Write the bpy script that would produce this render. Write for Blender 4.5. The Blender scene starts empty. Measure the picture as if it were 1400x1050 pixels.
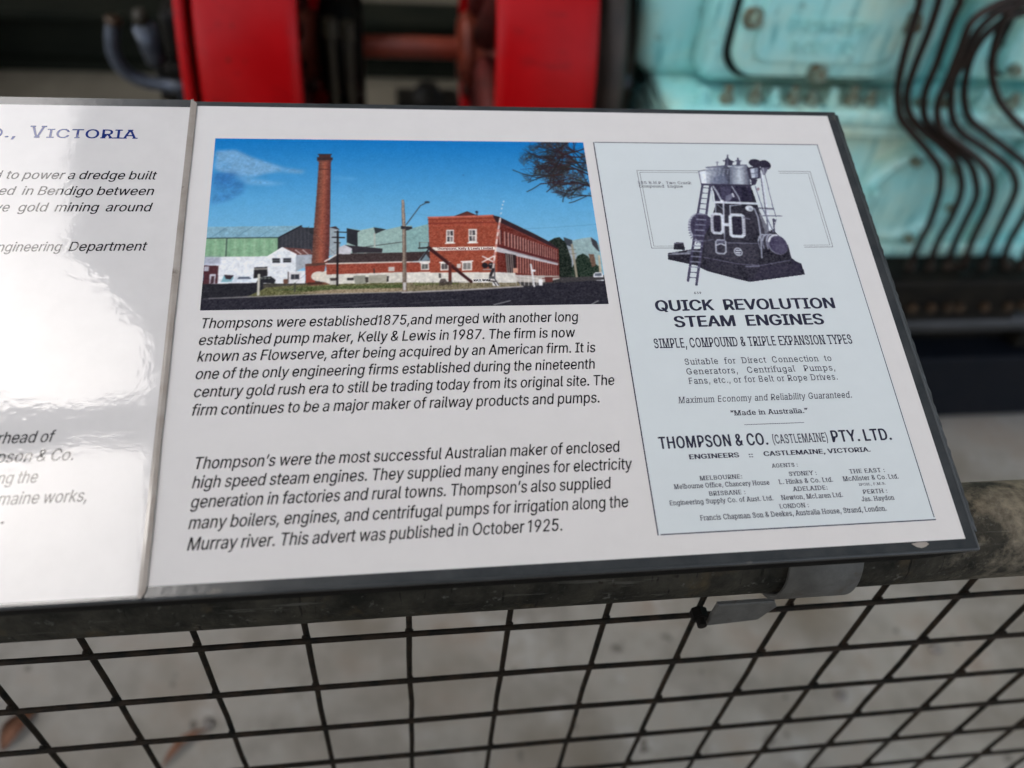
import bpy, bmesh, math, random
import numpy as np
from mathutils import Vector, Matrix, noise as mnoise

C = bpy.context.scene.collection
scene = bpy.context.scene
R = math.radians
random.seed(7); rng = np.random.default_rng(7)

# ---------------------------------------------------------------- camera, sky, sun, exposure
cam_data = bpy.data.cameras.new("camera")
cam = bpy.data.objects.new("camera", cam_data); C.objects.link(cam)
cam.location = (0.148404, -0.201409, 1.380113)
cam.rotation_euler = (0.77621280, -0.07720909, -0.11567734)
cam_data.sensor_width = 36; cam_data.lens = 29.2192
cam_data.clip_start = 0.02; cam_data.clip_end = 500
cam_data.dof.use_dof = True; cam_data.dof.focus_distance = 0.485; cam_data.dof.aperture_fstop = 3.8
cam_data.dof.aperture_blades = 7
scene.camera = cam

SUN_EL, SUN_AZ = R(62), R(168)          # azimuth measured from +x, counter-clockwise
world = bpy.data.worlds.new("World"); scene.world = world; world.use_nodes = True
wn = world.node_tree.nodes; wl = world.node_tree.links; wn.clear()
sky = wn.new("ShaderNodeTexSky"); sky.sky_type = 'NISHITA'; sky.sun_disc = False
sky.sun_elevation = SUN_EL; sky.sun_rotation = R(90) - SUN_AZ
sky.air_density = 1.0; sky.dust_density = 4.0; sky.ozone_density = 1.0
hs = wn.new("ShaderNodeHueSaturation"); hs.inputs['Saturation'].default_value = 0.5
bg = wn.new("ShaderNodeBackground"); bg.inputs['Strength'].default_value = 0.15
wo = wn.new("ShaderNodeOutputWorld")
wl.new(sky.outputs[0], hs.inputs['Color']); wl.new(hs.outputs[0], bg.inputs[0]); wl.new(bg.outputs[0], wo.inputs[0])

sd = bpy.data.lights.new("sun", 'SUN'); sd.energy = 0.5; sd.angle = R(50); sd.color = (1.0, 0.965, 0.92)
sun = bpy.data.objects.new("sun", sd); C.objects.link(sun)
sdir = Vector((math.cos(SUN_EL) * math.cos(SUN_AZ), math.cos(SUN_EL) * math.sin(SUN_AZ), math.sin(SUN_EL)))
sun.rotation_euler = sdir.to_track_quat('Z', 'Y').to_euler(); sun.location = sdir * 20

vs = scene.view_settings; vs.view_transform = 'Standard'; vs.look = 'None'; vs.gamma = 1.0; vs.use_curve_mapping = False
vs.exposure = 1.77
scene.render.engine = 'CYCLES'; scene.cycles.use_denoising = True; scene.cycles.max_bounces = 8

# ---------------------------------------------------------------- helpers
def lin(c):
    c = np.asarray(c, float) / 255.0
    return np.where(c <= 0.04045, c / 12.92, ((c + 0.055) / 1.055) ** 2.4)

def tag(o, label=None, cat=None, group=None, kind=None):
    if label: o['label'] = label
    if cat: o['category'] = cat
    if group: o['group'] = group
    if kind: o['kind'] = kind
    return o

def thing(name, label, cat, loc=(0, 0, 0), group=None, rot=(0, 0, 0)):
    o = bpy.data.objects.new(name, None); C.objects.link(o); o.empty_display_size = 0.05
    o.location = loc; o.rotation_euler = rot
    return tag(o, label, cat, group)

def obj(name, bm, mat, parent=None, smooth=False):
    me = bpy.data.meshes.new(name)
    if isinstance(bm, bmesh.types.BMesh):
        bmesh.ops.recalc_face_normals(bm, faces=bm.faces) if len(bm.faces) < 60000 else None
        bm.to_mesh(me); bm.free()
    else:
        me.from_pydata(*bm); me.update()
    if smooth:
        me.polygons.foreach_set('use_smooth', [True] * len(me.polygons))
    for m in (mat if isinstance(mat, (list, tuple)) else [mat]): me.materials.append(m)
    o = bpy.data.objects.new(name, me); C.objects.link(o)
    if parent:
        o.parent = parent
        o.matrix_parent_inverse = Matrix.Identity(4)
        if parent.type == 'EMPTY' and not parent.get('sheetframe'):
            o.location = -Vector(parent.location)      # builders below work in world metres
    return o

def sub(name, bm, mat, parent, smooth=False):           # a sub-part: its part already carries the offset
    o = obj(name, bm, mat, None, smooth); o.parent = parent
    return o

def add_box(bm, x0, x1, y0, y1, z0, z1, bev=0.0, seg=2):
    t = bmesh.new()
    bmesh.ops.create_cube(t, size=1)
    for v in t.verts:
        v.co = Vector((x0 + (v.co.x + .5) * (x1 - x0), y0 + (v.co.y + .5) * (y1 - y0), z0 + (v.co.z + .5) * (z1 - z0)))
    if bev > 0:
        bmesh.ops.bevel(t, geom=t.edges[:], offset=bev, segments=seg, affect='EDGES', profile=0.5)
    merge(bm, t)

def merge(bm, t):
    me = bpy.data.meshes.new("tmp"); t.to_mesh(me); t.free(); bm.from_mesh(me); bpy.data.meshes.remove(me)

def add_cyl(bm, p0, p1, r, seg=24, r2=None, bev=0.0):
    p0, p1 = Vector(p0), Vector(p1); d = p1 - p0
    t = bmesh.new()
    bmesh.ops.create_cone(t, cap_ends=True, segments=seg, radius1=r, radius2=r if r2 is None else r2, depth=d.length)
    if bev > 0:
        bmesh.ops.bevel(t, geom=[e for e in t.edges if len([f for f in e.link_faces if len(f.verts) > 4]) == 1], offset=bev, segments=2, affect='EDGES')
    bmesh.ops.transform(t, matrix=Matrix.Translation((p0 + p1) / 2) @ d.to_track_quat('Z', 'Y').to_matrix().to_4x4(), verts=t.verts)
    merge(bm, t)

def add_lathe_x(bm, prof, cy, cz, seg=72):
    """prof: closed list of (x, r) turned about an axis along x"""
    rings = []
    for k in range(seg):
        a = 2 * math.pi * k / seg
        rings.append([bm.verts.new((x, cy + r * math.cos(a), cz + r * math.sin(a))) for x, r in prof])
    n = len(prof)
    for k in range(seg):
        a, b = rings[k], rings[(k + 1) % seg]
        for i in range(n):
            bm.faces.new((a[i], a[(i + 1) % n], b[(i + 1) % n], b[i]))

def spline(pts, per=6):
    P = [Vector(p) for p in pts]; o = []
    for i in range(len(P) - 1):
        a, b, c, d = P[max(i - 1, 0)], P[i], P[i + 1], P[min(i + 2, len(P) - 1)]
        for k in range(per):
            t = k / per
            o.append(0.5 * ((2 * b) + (c - a) * t + (2 * a - 5 * b + 4 * c - d) * t * t + (3 * b - a - 3 * c + d) * t ** 3))
    o.append(P[-1]); return o

def add_tube(bm, pts, r, seg=12, radii=None):
    prev = None; up = Vector((0, 0, 1)); n = len(pts)
    ref = None
    for i, p in enumerate(pts):
        t = (pts[min(i + 1, n - 1)] - pts[max(i - 1, 0)]).normalized()
        if ref is None: ref = t.orthogonal().normalized()
        ref = (ref - t * ref.dot(t)).normalized(); b = t.cross(ref)
        rr = radii[i] if radii else r
        ring = [bm.verts.new(p + ref * rr * math.cos(2 * math.pi * k / seg) + b * rr * math.sin(2 * math.pi * k / seg)) for k in range(seg)]
        if prev:
            for k in range(seg): bm.faces.new((prev[k], prev[(k + 1) % seg], ring[(k + 1) % seg], ring[k]))
        else: bm.faces.new(ring[::-1])
        prev = ring
    bm.faces.new(prev)

def add_prism_xz(bm, outline, y0, y1, bev=0.0, seg=3):
    """outline of (x, z), extruded from y0 (front) to y1"""
    t = bmesh.new()
    f = [t.verts.new((x, y0, z)) for x, z in outline]; b = [t.verts.new((x, y1, z)) for x, z in outline]
    n = len(f); ff = t.faces.new(f); t.faces.new(b[::-1])
    for i in range(n): t.faces.new((f[i], b[i], b[(i + 1) % n], f[(i + 1) % n]))
    bmesh.ops.recalc_face_normals(t, faces=t.faces)
    if bev > 0:
        bmesh.ops.bevel(t, geom=list(ff.edges), offset=bev, segments=seg, affect='EDGES', profile=0.5)
    merge(bm, t)

def round_rect(x0, x1, z0, z1, r, n=6):
    o = []
    for cx, cz, a0 in ((x1 - r, z1 - r, 0), (x0 + r, z1 - r, 90), (x0 + r, z0 + r, 180), (x1 - r, z0 + r, 270)):
        for k in range(n + 1):
            a = R(a0 + 90 * k / n); o.append((cx + r * math.cos(a), cz + r * math.sin(a)))
    return o

# ---------------------------------------------------------------- materials
def mat(name, base=(.5, .5, .5), rough=.5, metal=0.0, vary=None, scale=20, detail=6, bump=0, bscale=200, lo=.35, hi=.65, coat=0, coat_rough=.1, spec=None):
    """vary: second colour mixed in by object-space noise"""
    m = bpy.data.materials.new(name); m.use_nodes = True
    nt = m.node_tree; N = nt.nodes; L = nt.links; p = N["Principled BSDF"]
    p.inputs['Base Color'].default_value = (*base, 1); p.inputs['Roughness'].default_value = rough; p.inputs['Metallic'].default_value = metal
    p.inputs['Coat Weight'].default_value = coat; p.inputs['Coat Roughness'].default_value = coat_rough
    if spec is not None: p.inputs['Specular IOR Level'].default_value = spec
    tc = N.new("ShaderNodeTexCoord")
    if vary is not None:
        n = N.new("ShaderNodeTexNoise"); n.inputs['Scale'].default_value = scale; n.inputs['Detail'].default_value = detail; n.inputs['Roughness'].default_value = .65
        L.new(tc.outputs['Object'], n.inputs['Vector'])
        r = N.new("ShaderNodeValToRGB"); r.color_ramp.elements[0].position = lo; r.color_ramp.elements[1].position = hi
        r.color_ramp.elements[0].color = (*base, 1); r.color_ramp.elements[1].color = (*vary, 1)
        L.new(n.outputs[0], r.inputs[0]); L.new(r.outputs[0], p.inputs['Base Color'])
        m['ramp'] = 1
    if bump:
        nb = N.new("ShaderNodeTexNoise"); nb.inputs['Scale'].default_value = bscale; nb.inputs['Detail'].default_value = 5
        L.new(tc.outputs['Object'], nb.inputs['Vector'])
        b = N.new("ShaderNodeBump"); b.inputs['Strength'].default_value = bump; b.inputs['Distance'].default_value = .002
        L.new(nb.outputs[0], b.inputs['Height']); L.new(b.outputs[0], p.inputs['Normal'])
    return m

def mix_layer(m, color, scale, lo, hi, detail=4, vec_scale=None, tex='noise', rough=None):
    """adds dirt / rust / stain patches over the base colour of m"""
    nt = m.node_tree; N = nt.nodes; L = nt.links; p = N["Principled BSDF"]
    tc = N.new("ShaderNodeTexCoord"); src = tc.outputs['Object']
    if vec_scale:
        mp = N.new("ShaderNodeMapping"); mp.inputs['Scale'].default_value = vec_scale; L.new(src, mp.inputs[0]); src = mp.outputs[0]
    n = N.new("ShaderNodeTexNoise"); n.inputs['Scale'].default_value = scale; n.inputs['Detail'].default_value = detail; n.inputs['Roughness'].default_value = .6
    L.new(src, n.inputs['Vector'])
    r = N.new("ShaderNodeMapRange"); r.inputs[1].default_value = lo; r.inputs[2].default_value = hi; L.new(n.outputs[0], r.inputs[0])
    mx = N.new("ShaderNodeMix"); mx.data_type = 'RGBA'
    L.new(r.outputs[0], mx.inputs['Factor'])
    old = p.inputs['Base Color']
    if old.is_linked: L.new(old.links[0].from_socket, mx.inputs[6])
    else: mx.inputs[6].default_value = old.default_value[:]
    mx.inputs[7].default_value = (*color, 1)
    L.new(mx.outputs[2], p.inputs['Base Color'])
    return m

def sheet_mat(name, base=None, attr=None, wave=1.0, mott=0.0, rough=.55, gloss=.5):
    """print under a glossy laminating film whose surface ripples a little"""
    m = bpy.data.materials.new(name); m.use_nodes = True
    nt = m.node_tree; N = nt.nodes; L = nt.links; p = N["Principled BSDF"]
    p.inputs['Roughness'].default_value = rough; p.inputs['Specular IOR Level'].default_value = 0.0
    p.inputs['Coat Weight'].default_value = gloss; p.inputs['Coat Roughness'].default_value = .024; p.inputs['Coat IOR'].default_value = 1.5
    tc = N.new("ShaderNodeTexCoord")
    if attr:
        a = N.new("ShaderNodeAttribute"); a.attribute_name = attr; L.new(a.outputs[0], p.inputs['Base Color'])
    else:
        p.inputs['Base Color'].default_value = (*base, 1)
        if mott:
            n = N.new("ShaderNodeTexNoise"); n.inputs['Scale'].default_value = 60; n.inputs['Detail'].default_value = 8; n.inputs['Roughness'].default_value = .7
            L.new(tc.outputs['Object'], n.inputs['Vector'])
            r = N.new("ShaderNodeValToRGB"); r.color_ramp.elements[0].position = .3; r.color_ramp.elements[1].position = .7
            b = np.array(base); r.color_ramp.elements[0].color = (*(b * (1 - mott)), 1); r.color_ramp.elements[1].color = (*np.clip(b * (1 + mott * .6), 0, 1), 1)
            L.new(n.outputs[0], r.inputs[0]); L.new(r.outputs[0], p.inputs['Base Color'])
            # fly specks and grime spots
            v = N.new("ShaderNodeTexVoronoi"); v.inputs['Scale'].default_value = 26; v.inputs['Randomness'].default_value = 1
            L.new(tc.outputs['Object'], v.inputs['Vector'])
            cr = N.new("ShaderNodeMapRange"); cr.inputs[1].default_value = .012; cr.inputs[2].default_value = .03; cr.inputs[3].default_value = 1; cr.inputs[4].default_value = 0
            L.new(v.outputs['Distance'], cr.inputs[0])
            sx = N.new("ShaderNodeSeparateColor"); L.new(v.outputs['Color'], sx.inputs[0])
            gt = N.new("ShaderNodeMath"); gt.operation = 'GREATER_THAN'; gt.inputs[1].default_value = .72; L.new(sx.outputs[0], gt.inputs[0])
            ml = N.new("ShaderNodeMath"); ml.operation = 'MULTIPLY'; L.new(cr.outputs[0], ml.inputs[0]); L.new(gt.outputs[0], ml.inputs[1])
            m7 = N.new("ShaderNodeMath"); m7.operation = 'MULTIPLY'; m7.inputs[1].default_value = .55; L.new(ml.outputs[0], m7.inputs[0])
            mx = N.new("ShaderNodeMix"); mx.data_type = 'RGBA'; L.new(m7.outputs[0], mx.inputs['Factor'])
            L.new(r.outputs[0], mx.inputs[6]); mx.inputs[7].default_value = (.12, .10, .09, 1)
            L.new(mx.outputs[2], p.inputs['Base Color'])
    h = None
    for sc, wt, st in ((14, .0004, (1, 1, 1)), (110, .00004, (.6, 1.1, 1)), (300, .000026, (1, 1, 1)), (700, .000012, (1, 1, 1))):
        mp = N.new("ShaderNodeMapping"); mp.inputs['Scale'].default_value = st; L.new(tc.outputs['Object'], mp.inputs[0])
        n = N.new("ShaderNodeTexNoise"); n.inputs['Scale'].default_value = sc; n.inputs['Detail'].default_value = 1.5
        L.new(mp.outputs[0], n.inputs['Vector'])
        k = N.new("ShaderNodeMath"); k.operation = 'MULTIPLY'; k.inputs[1].default_value = wt * wave; L.new(n.outputs[0], k.inputs[0])
        if h is None: h = k.outputs[0]
        else:
            s = N.new("ShaderNodeMath"); s.operation = 'ADD'; L.new(h, s.inputs[0]); L.new(k.outputs[0], s.inputs[1]); h = s.outputs[0]
    b = N.new("ShaderNodeBump"); b.inputs['Strength'].default_value = 1; b.inputs['Distance'].default_value = 1.0
    L.new(h, b.inputs['Height']); L.new(b.outputs[0], p.inputs['Coat Normal'])
    return m

M = {}
M['concrete'] = mat("concrete", (.20, .183, .155), .85, vary=(.335, .315, .275), scale=6, detail=9, bump=.5, bscale=60)
mix_layer(M['concrete'], (.215, .165, .125), 6, .52, .72, 6)
mix_layer(M['concrete'], (.36, .345, .315), 9, .56, .72, 5)
mix_layer(M['concrete'], (.165, .14, .105), 2.6, .46, .66, 4)
mix_layer(M['concrete'], (.10, .085, .07), 22, .66, .74, 2)
M['dirt'] = mat("dirt", (.105, .09, .062), .95, vary=(.16, .14, .10), scale=4, detail=8, bump=.6, bscale=40)
M['galv'] = mat("weathered_galvanised_steel", (.016, .0155, .012), .8, .0, vary=(.062, .056, .042), scale=38, detail=9, bump=.5, bscale=260, spec=.12)
mix_layer(M['galv'], (.085, .065, .038), 30, .56, .70, 8); mix_layer(M['galv'], (.11, .105, .09), 210, .62, .74, 4); mix_layer(M['galv'], (.012, .011, .009), 60, .62, .68, 6, (4, .6, .6)); mix_layer(M['galv'], (.085, .08, .066), 45, .62, .68, 6, (.4, 5, 5)); mix_layer(M['galv'], (.035, .03, .022), 110, .66, .72, 4)
def lit_end(m, color, x0, x1):
    """paints the skylit length of the rail lighter in colour, breaking up towards x0"""
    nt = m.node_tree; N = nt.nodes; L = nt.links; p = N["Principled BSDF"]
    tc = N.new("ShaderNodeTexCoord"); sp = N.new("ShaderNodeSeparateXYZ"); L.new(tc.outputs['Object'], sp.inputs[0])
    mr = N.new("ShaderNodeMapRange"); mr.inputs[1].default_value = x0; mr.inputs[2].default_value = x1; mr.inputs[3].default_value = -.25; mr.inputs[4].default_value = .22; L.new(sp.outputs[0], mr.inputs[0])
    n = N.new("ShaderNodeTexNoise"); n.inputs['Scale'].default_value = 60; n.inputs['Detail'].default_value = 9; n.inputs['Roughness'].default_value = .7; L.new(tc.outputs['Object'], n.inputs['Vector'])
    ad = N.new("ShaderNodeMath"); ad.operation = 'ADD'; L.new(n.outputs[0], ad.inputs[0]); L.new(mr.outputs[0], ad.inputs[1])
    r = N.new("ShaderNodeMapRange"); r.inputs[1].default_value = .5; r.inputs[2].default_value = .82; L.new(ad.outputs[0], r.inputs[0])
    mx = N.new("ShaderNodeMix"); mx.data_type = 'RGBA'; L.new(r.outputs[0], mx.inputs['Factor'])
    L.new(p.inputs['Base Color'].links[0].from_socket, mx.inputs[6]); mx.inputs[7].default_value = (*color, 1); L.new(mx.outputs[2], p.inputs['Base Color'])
lit_end(M['galv'], (.24, .205, .15), .42, .54)  # sky light on the rail beyond the sign, painted into its colour
M['strap'] = mat("zinc_strap", (.125, .122, .11), .65, .1, vary=(.09, .087, .078), scale=90, detail=6, bump=.15, bscale=300)
mix_layer(M['strap'], (.08, .07, .055), 60, .58, .68, 7); mix_layer(M['strap'], (.10, .05, .03), 120, .68, .74, 4)
M['wire'] = mat("dark_mesh_wire", (.008, .0085, .007), .7, .0, vary=(.032, .022, .014), scale=90, spec=.12, bump=.1, bscale=400)
M['board'] = mat("board_face", (.030, .034, .036), .38, 0, vary=(.055, .06, .062), scale=34, detail=9, bump=.12, bscale=300)
mix_layer(M['board'], (.16, .15, .13), 70, .66, .78, 6)
M['board_side'] = mat("board_side", (.006, .006, .0055), .7, 0, vary=(.012, .011, .010), scale=60, bump=.3, bscale=260, spec=.08)
M['film'] = mat("laminate_margin", (.028, .033, .037), .22, 0, vary=(.05, .055, .058), scale=40, detail=8, bump=.06, bscale=200, coat=.25, coat_rough=.15)
mix_layer(M['film'], (.17, .155, .13), 48, .64, .76, 8)
M['film_light'] = mat("laminate_lip_dirty", (.36, .33, .30), .3, 0, vary=(.26, .225, .195), scale=46, detail=8, coat=.7, coat_rough=.08)
mix_layer(M['film_light'], (.13, .105, .085), 90, .62, .72, 6)
M['film_edge'] = mat("laminate_cut_edge", (.50, .48, .46), .35, 0, vary=(.3, .27, .25), scale=120)
M['mint'] = mat("mint_enamel", (.29, .69, .67), .24, 0, vary=(.36, .72, .69), scale=14, detail=6, bump=.45, bscale=26, coat=.3, coat_rough=.1)
mix_layer(M['mint'], (.52, .66, .50), 4, .47, .66, 5)
mix_layer(M['mint'], (.13, .40, .39), 40, .54, .72, 5, (1.6, 1.6, .25))
mix_layer(M['mint'], (.085, .08, .04), 34, .62, .76, 6)
M['rust_mint'] = mat("rusty_mint_bolt", (.20, .30, .24), .4, 0, vary=(.12, .08, .035), scale=90, lo=.4, hi=.6)
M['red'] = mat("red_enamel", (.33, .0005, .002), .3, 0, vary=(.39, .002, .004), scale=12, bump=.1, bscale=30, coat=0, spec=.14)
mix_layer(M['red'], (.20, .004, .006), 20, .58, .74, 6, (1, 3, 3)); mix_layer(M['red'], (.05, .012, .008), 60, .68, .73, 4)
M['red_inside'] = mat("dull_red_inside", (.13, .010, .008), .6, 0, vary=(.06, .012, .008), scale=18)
M['shaft'] = mat("rusty_red_shaft", (.26, .045, .022), .45, .1, vary=(.15, .03, .016), scale=14)
M['blackiron'] = mat("oily_black_iron", (.004, .0038, .0035), .55, 0, vary=(.012, .010, .007), scale=20, bump=.2, bscale=60, spec=.12)
M['browniron'] = mat("brown_iron", (.040, .027, .018), .5, .2, vary=(.02, .015, .011), scale=16, bump=.2, bscale=60)
M['olive'] = mat("olive_brown_iron", (.05, .04, .02), .6, 0, vary=(.022, .018, .01), scale=14)
M['steelblue'] = mat("oily_steel", (.10, .12, .155), .3, .5, vary=(.04, .045, .055), scale=20)
M['greensteel'] = mat("dark_green_steel", (.007, .009, .006), .75, 0, vary=(.013, .014, .009), scale=6, spec=.08)
M['navy'] = mat("navy_black_paint", (.004, .006, .010), .5, 0, vary=(.008, .009, .012), scale=12, bump=.1, bscale=40, spec=.12)
M['greybar'] = mat("grey_black_bar", (.018, .02, .022), .42, 0, vary=(.035, .036, .038), scale=20)
M['copper'] = mat("aged_copper_pipe", (.030, .015, .010), .36, .45, vary=(.016, .011, .009), scale=30)
M['brass'] = mat("dull_brass", (.07, .04, .02), .5, .4, vary=(.03, .02, .012), scale=40)
M['roof'] = mat("galvanised_roof", (.16, .16, .16), .6, .2, vary=(.12, .115, .11), scale=3)
M['blocker_timber'] = mat('blocker_timber', (.05, .04, .03), .8, 0, vary=(.09, .075, .06), scale=8, bump=.4, bscale=60)
M['leaf'] = mat("dry_leaf", (.30, .13, .065), .7, 0, vary=(.17, .075, .04), scale=60)
M['stone'] = mat("pebble", (.13, .115, .10), .8, 0, vary=(.2, .18, .16), scale=60)
PAPER = (.665, .65, .64)
M['paper'] = sheet_mat("white_paper", PAPER, mott=.025, wave=.8)
M['paper_left'] = sheet_mat("white_paper_rippled", tuple(c * .95 for c in PAPER), mott=.035, wave=1.15, gloss=.54)
M['ink'] = sheet_mat("black_ink", (.005, .005, .006), wave=.8)
M['ink_left'] = sheet_mat("black_ink_rippled", (.012, .012, .015), wave=1.15, gloss=.66)
M['ink_blue'] = sheet_mat("navy_ink", (.012, .03, .17), wave=1.15, gloss=.66)
M['advert_paper'] = sheet_mat("pale_blue_print", (.62, .672, .688), mott=.02, wave=.8)
M['advert_ink'] = sheet_mat("navy_grey_ink", (.030, .031, .055), wave=.8)
M['photo'] = sheet_mat("photo_print", attr="print", wave=.8)
M['engraving'] = sheet_mat("engraving_print", attr="print", wave=.8)
M['photo_red'] = sheet_mat("red_sign_ink", (.18, .02, .02), wave=.8)

# ---------------------------------------------------------------- painter for the two printed pictures
class Canvas:
    def __init__(s, w, h, res):
        s.k = res * 2; s.w = int(round(w * res)) * 2; s.h = int(round(h * res)) * 2; s.W = w; s.H = h
        s.img = np.zeros((s.h, s.w, 3)); s.mask = np.zeros((s.h, s.w))
        s.yy, s.xx = np.mgrid[0:s.h, 0:s.w]; s.xx = (s.xx + .5) / s.k; s.yy = (s.yy + .5) / s.k
        s.grain = rng.normal(0, 1, (s.h, s.w))
        for _ in range(2): s.grain = (s.grain + np.roll(s.grain, 1, 0) + np.roll(s.grain, 1, 1) + np.roll(s.grain, -1, 0) + np.roll(s.grain, -1, 1)) / 5
        s.grain /= s.grain.std()
    def win(s, x0, x1, y0, y1):
        a = max(int(x0 * s.k) - 1, 0); b = min(int(x1 * s.k) + 2, s.w); c = max(int(y0 * s.k) - 1, 0); d = min(int(y1 * s.k) + 2, s.h)
        return (slice(c, d), slice(a, b)) if a < b and c < d else None
    def blend(s, sl, m, col, a=1, n=0, hg=None):
        col = np.array(col, float)
        c = np.broadcast_to(col, m.shape + (3,)).copy()
        if hg is not None:
            X = s.xx[sl]; on = m > .01
            if not on.any(): return
            lo = np.where(on, X, 1e9).min(1, keepdims=True); hi = np.where(on, X, -1e9).max(1, keepdims=True)
            t = np.clip((X - lo) / np.maximum(hi - lo, 1e-3), 0, 1)[..., None]
            g = [np.array(q, float) for q in hg]
            c = np.where(t < .5, g[0] + (g[1] - g[0]) * t * 2, g[1] + (g[2] - g[1]) * (t * 2 - 1))
        if n: c = c + s.grain[sl][..., None] * n * np.array([1, .95, .85])
        m = (m * a)[..., None]
        s.img[sl] = s.img[sl] * (1 - m) + c * m
        s.mask[sl] = np.maximum(s.mask[sl], m[..., 0])
    def poly(s, pts, col, f=0, **k):
        P = np.array(pts); pad = f * .6
        sl = s.win(P[:, 0].min() - pad, P[:, 0].max() + pad, P[:, 1].min() - pad, P[:, 1].max() + pad)
        if sl is None: return
        X, Y = s.xx[sl], s.yy[sl]; m = np.zeros(X.shape, bool)
        for (x0, y0), (x1, y1) in zip(P, np.roll(P, -1, 0)):
            if y0 == y1: continue
            m ^= ((y0 > Y) != (y1 > Y)) & (X < (x1 - x0) * (Y - y0) / (y1 - y0) + x0)
        m = m.astype(float)
        if f:
            r = max(1, int(f * .25 * s.k))
            for _ in range(2):
                for ax in (0, 1):
                    q = np.cumsum(np.concatenate([np.zeros_like(m.take(range(1), ax)), np.pad(m, [(r, r) if i == ax else (0, 0) for i in (0, 1)], mode='edge')], ax), ax)
                    L = m.shape[ax]; m = (q.take(range(2 * r + 1, 2 * r + 1 + L), ax) - q.take(range(0, L), ax)) / (2 * r + 1)
        s.blend(sl, m, col, **k)
    def line(s, pts, w, col, **k):
        P = np.array(pts, float); h = w / 2
        sl = s.win(P[:, 0].min() - h, P[:, 0].max() + h, P[:, 1].min() - h, P[:, 1].max() + h)
        if sl is None: return
        X, Y = s.xx[sl], s.yy[sl]; d = np.full(X.shape, 1e9)
        for (x0, y0), (x1, y1) in zip(P[:-1], P[1:]):
            l2 = max((x1 - x0) ** 2 + (y1 - y0) ** 2, 1e-9)
            t = np.clip(((X - x0) * (x1 - x0) + (Y - y0) * (y1 - y0)) / l2, 0, 1)
            d = np.minimum(d, np.hypot(X - x0 - t * (x1 - x0), Y - y0 - t * (y1 - y0)))
        s.blend(sl, np.clip((h - d) * s.k + .5, 0, 1), col, **k)
    def ell(s, c, rx, ry, col, **k):
        sl = s.win(c[0] - rx, c[0] + rx, c[1] - ry, c[1] + ry)
        if sl is None: return
        f = k.pop('f', 0)
        d = np.hypot((s.xx[sl] - c[0]) / rx, (s.yy[sl] - c[1]) / ry)
        s.blend(sl, np.clip((1 - d) * min(rx, ry) * s.k / (1 + f * 2) + .5, 0, 1), col, **k)
    def run(s, ops, px):
        """px: sheet millimetres that one drawing unit of line width stands for"""
        for o in ops:
            if o[0] == 'p': s.poly(o[1], o[2], **o[3])
            elif o[0] == 'l': s.line(o[1], max(o[2] * px, .16), o[3], **o[4])
            else: s.ell(o[1], o[2], o[3], o[4], **o[5])
    def mesh(s, name, material, u0, v0, h, parent, gain, masked=False):
        img = np.clip(s.img, 0, 255).reshape(s.h // 2, 2, s.w // 2, 2, 3).mean((1, 3))
        msk = s.mask.reshape(s.h // 2, 2, s.w // 2, 2).mean((1, 3))
        ny, nx = msk.shape
        gx = u0 + np.linspace(0, s.W, nx + 1); gy = v0 + np.linspace(0, s.H, ny + 1)
        vx, vy = np.meshgrid(gx, gy)
        co = np.stack([vx.ravel() / 1000, vy.ravel() / 1000, np.full(vx.size, h)], 1)
        jj, ii = np.mgrid[0:ny, 0:nx]; keep = (msk > .35) if masked else np.ones_like(msk, bool)
        a = (jj * (nx + 1) + ii)[keep]; f = np.stack([a, a + 1, a + nx + 2, a + nx + 1], 1)
        me = bpy.data.meshes.new(name)
        me.vertices.add(len(co)); me.vertices.foreach_set('co', co.ravel())
        me.loops.add(f.size); me.loops.foreach_set('vertex_index', f.ravel().astype(np.int32))
        me.polygons.add(len(f)); me.polygons.foreach_set('loop_start', np.arange(0, f.size, 4, dtype=np.int32))
        me.update()
        at = me.attributes.new("print", 'FLOAT_COLOR', 'POINT')
        pi = np.pad(img, ((0, 1), (0, 1), (0, 0)), mode='edge')
        pm = np.pad(msk, ((0, 1), (0, 1)), mode='edge')
        q = (pi + np.roll(pi, 1, 0) + np.roll(pi, 1, 1) + np.roll(np.roll(pi, 1, 0), 1, 1)) / 4
        q[0] = pi[0]; q[:, 0] = pi[:, 0]
        c = np.clip(lin(q) * gain, 0, .85)
        at.data.foreach_set('color', np.concatenate([c, np.ones(c.shape[:2] + (1,))], 2).ravel().astype(np.float32))
        me.materials.append(material)
        o = bpy.data.objects.new(name, me); C.objects.link(o); o.parent = parent
        return o

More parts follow.
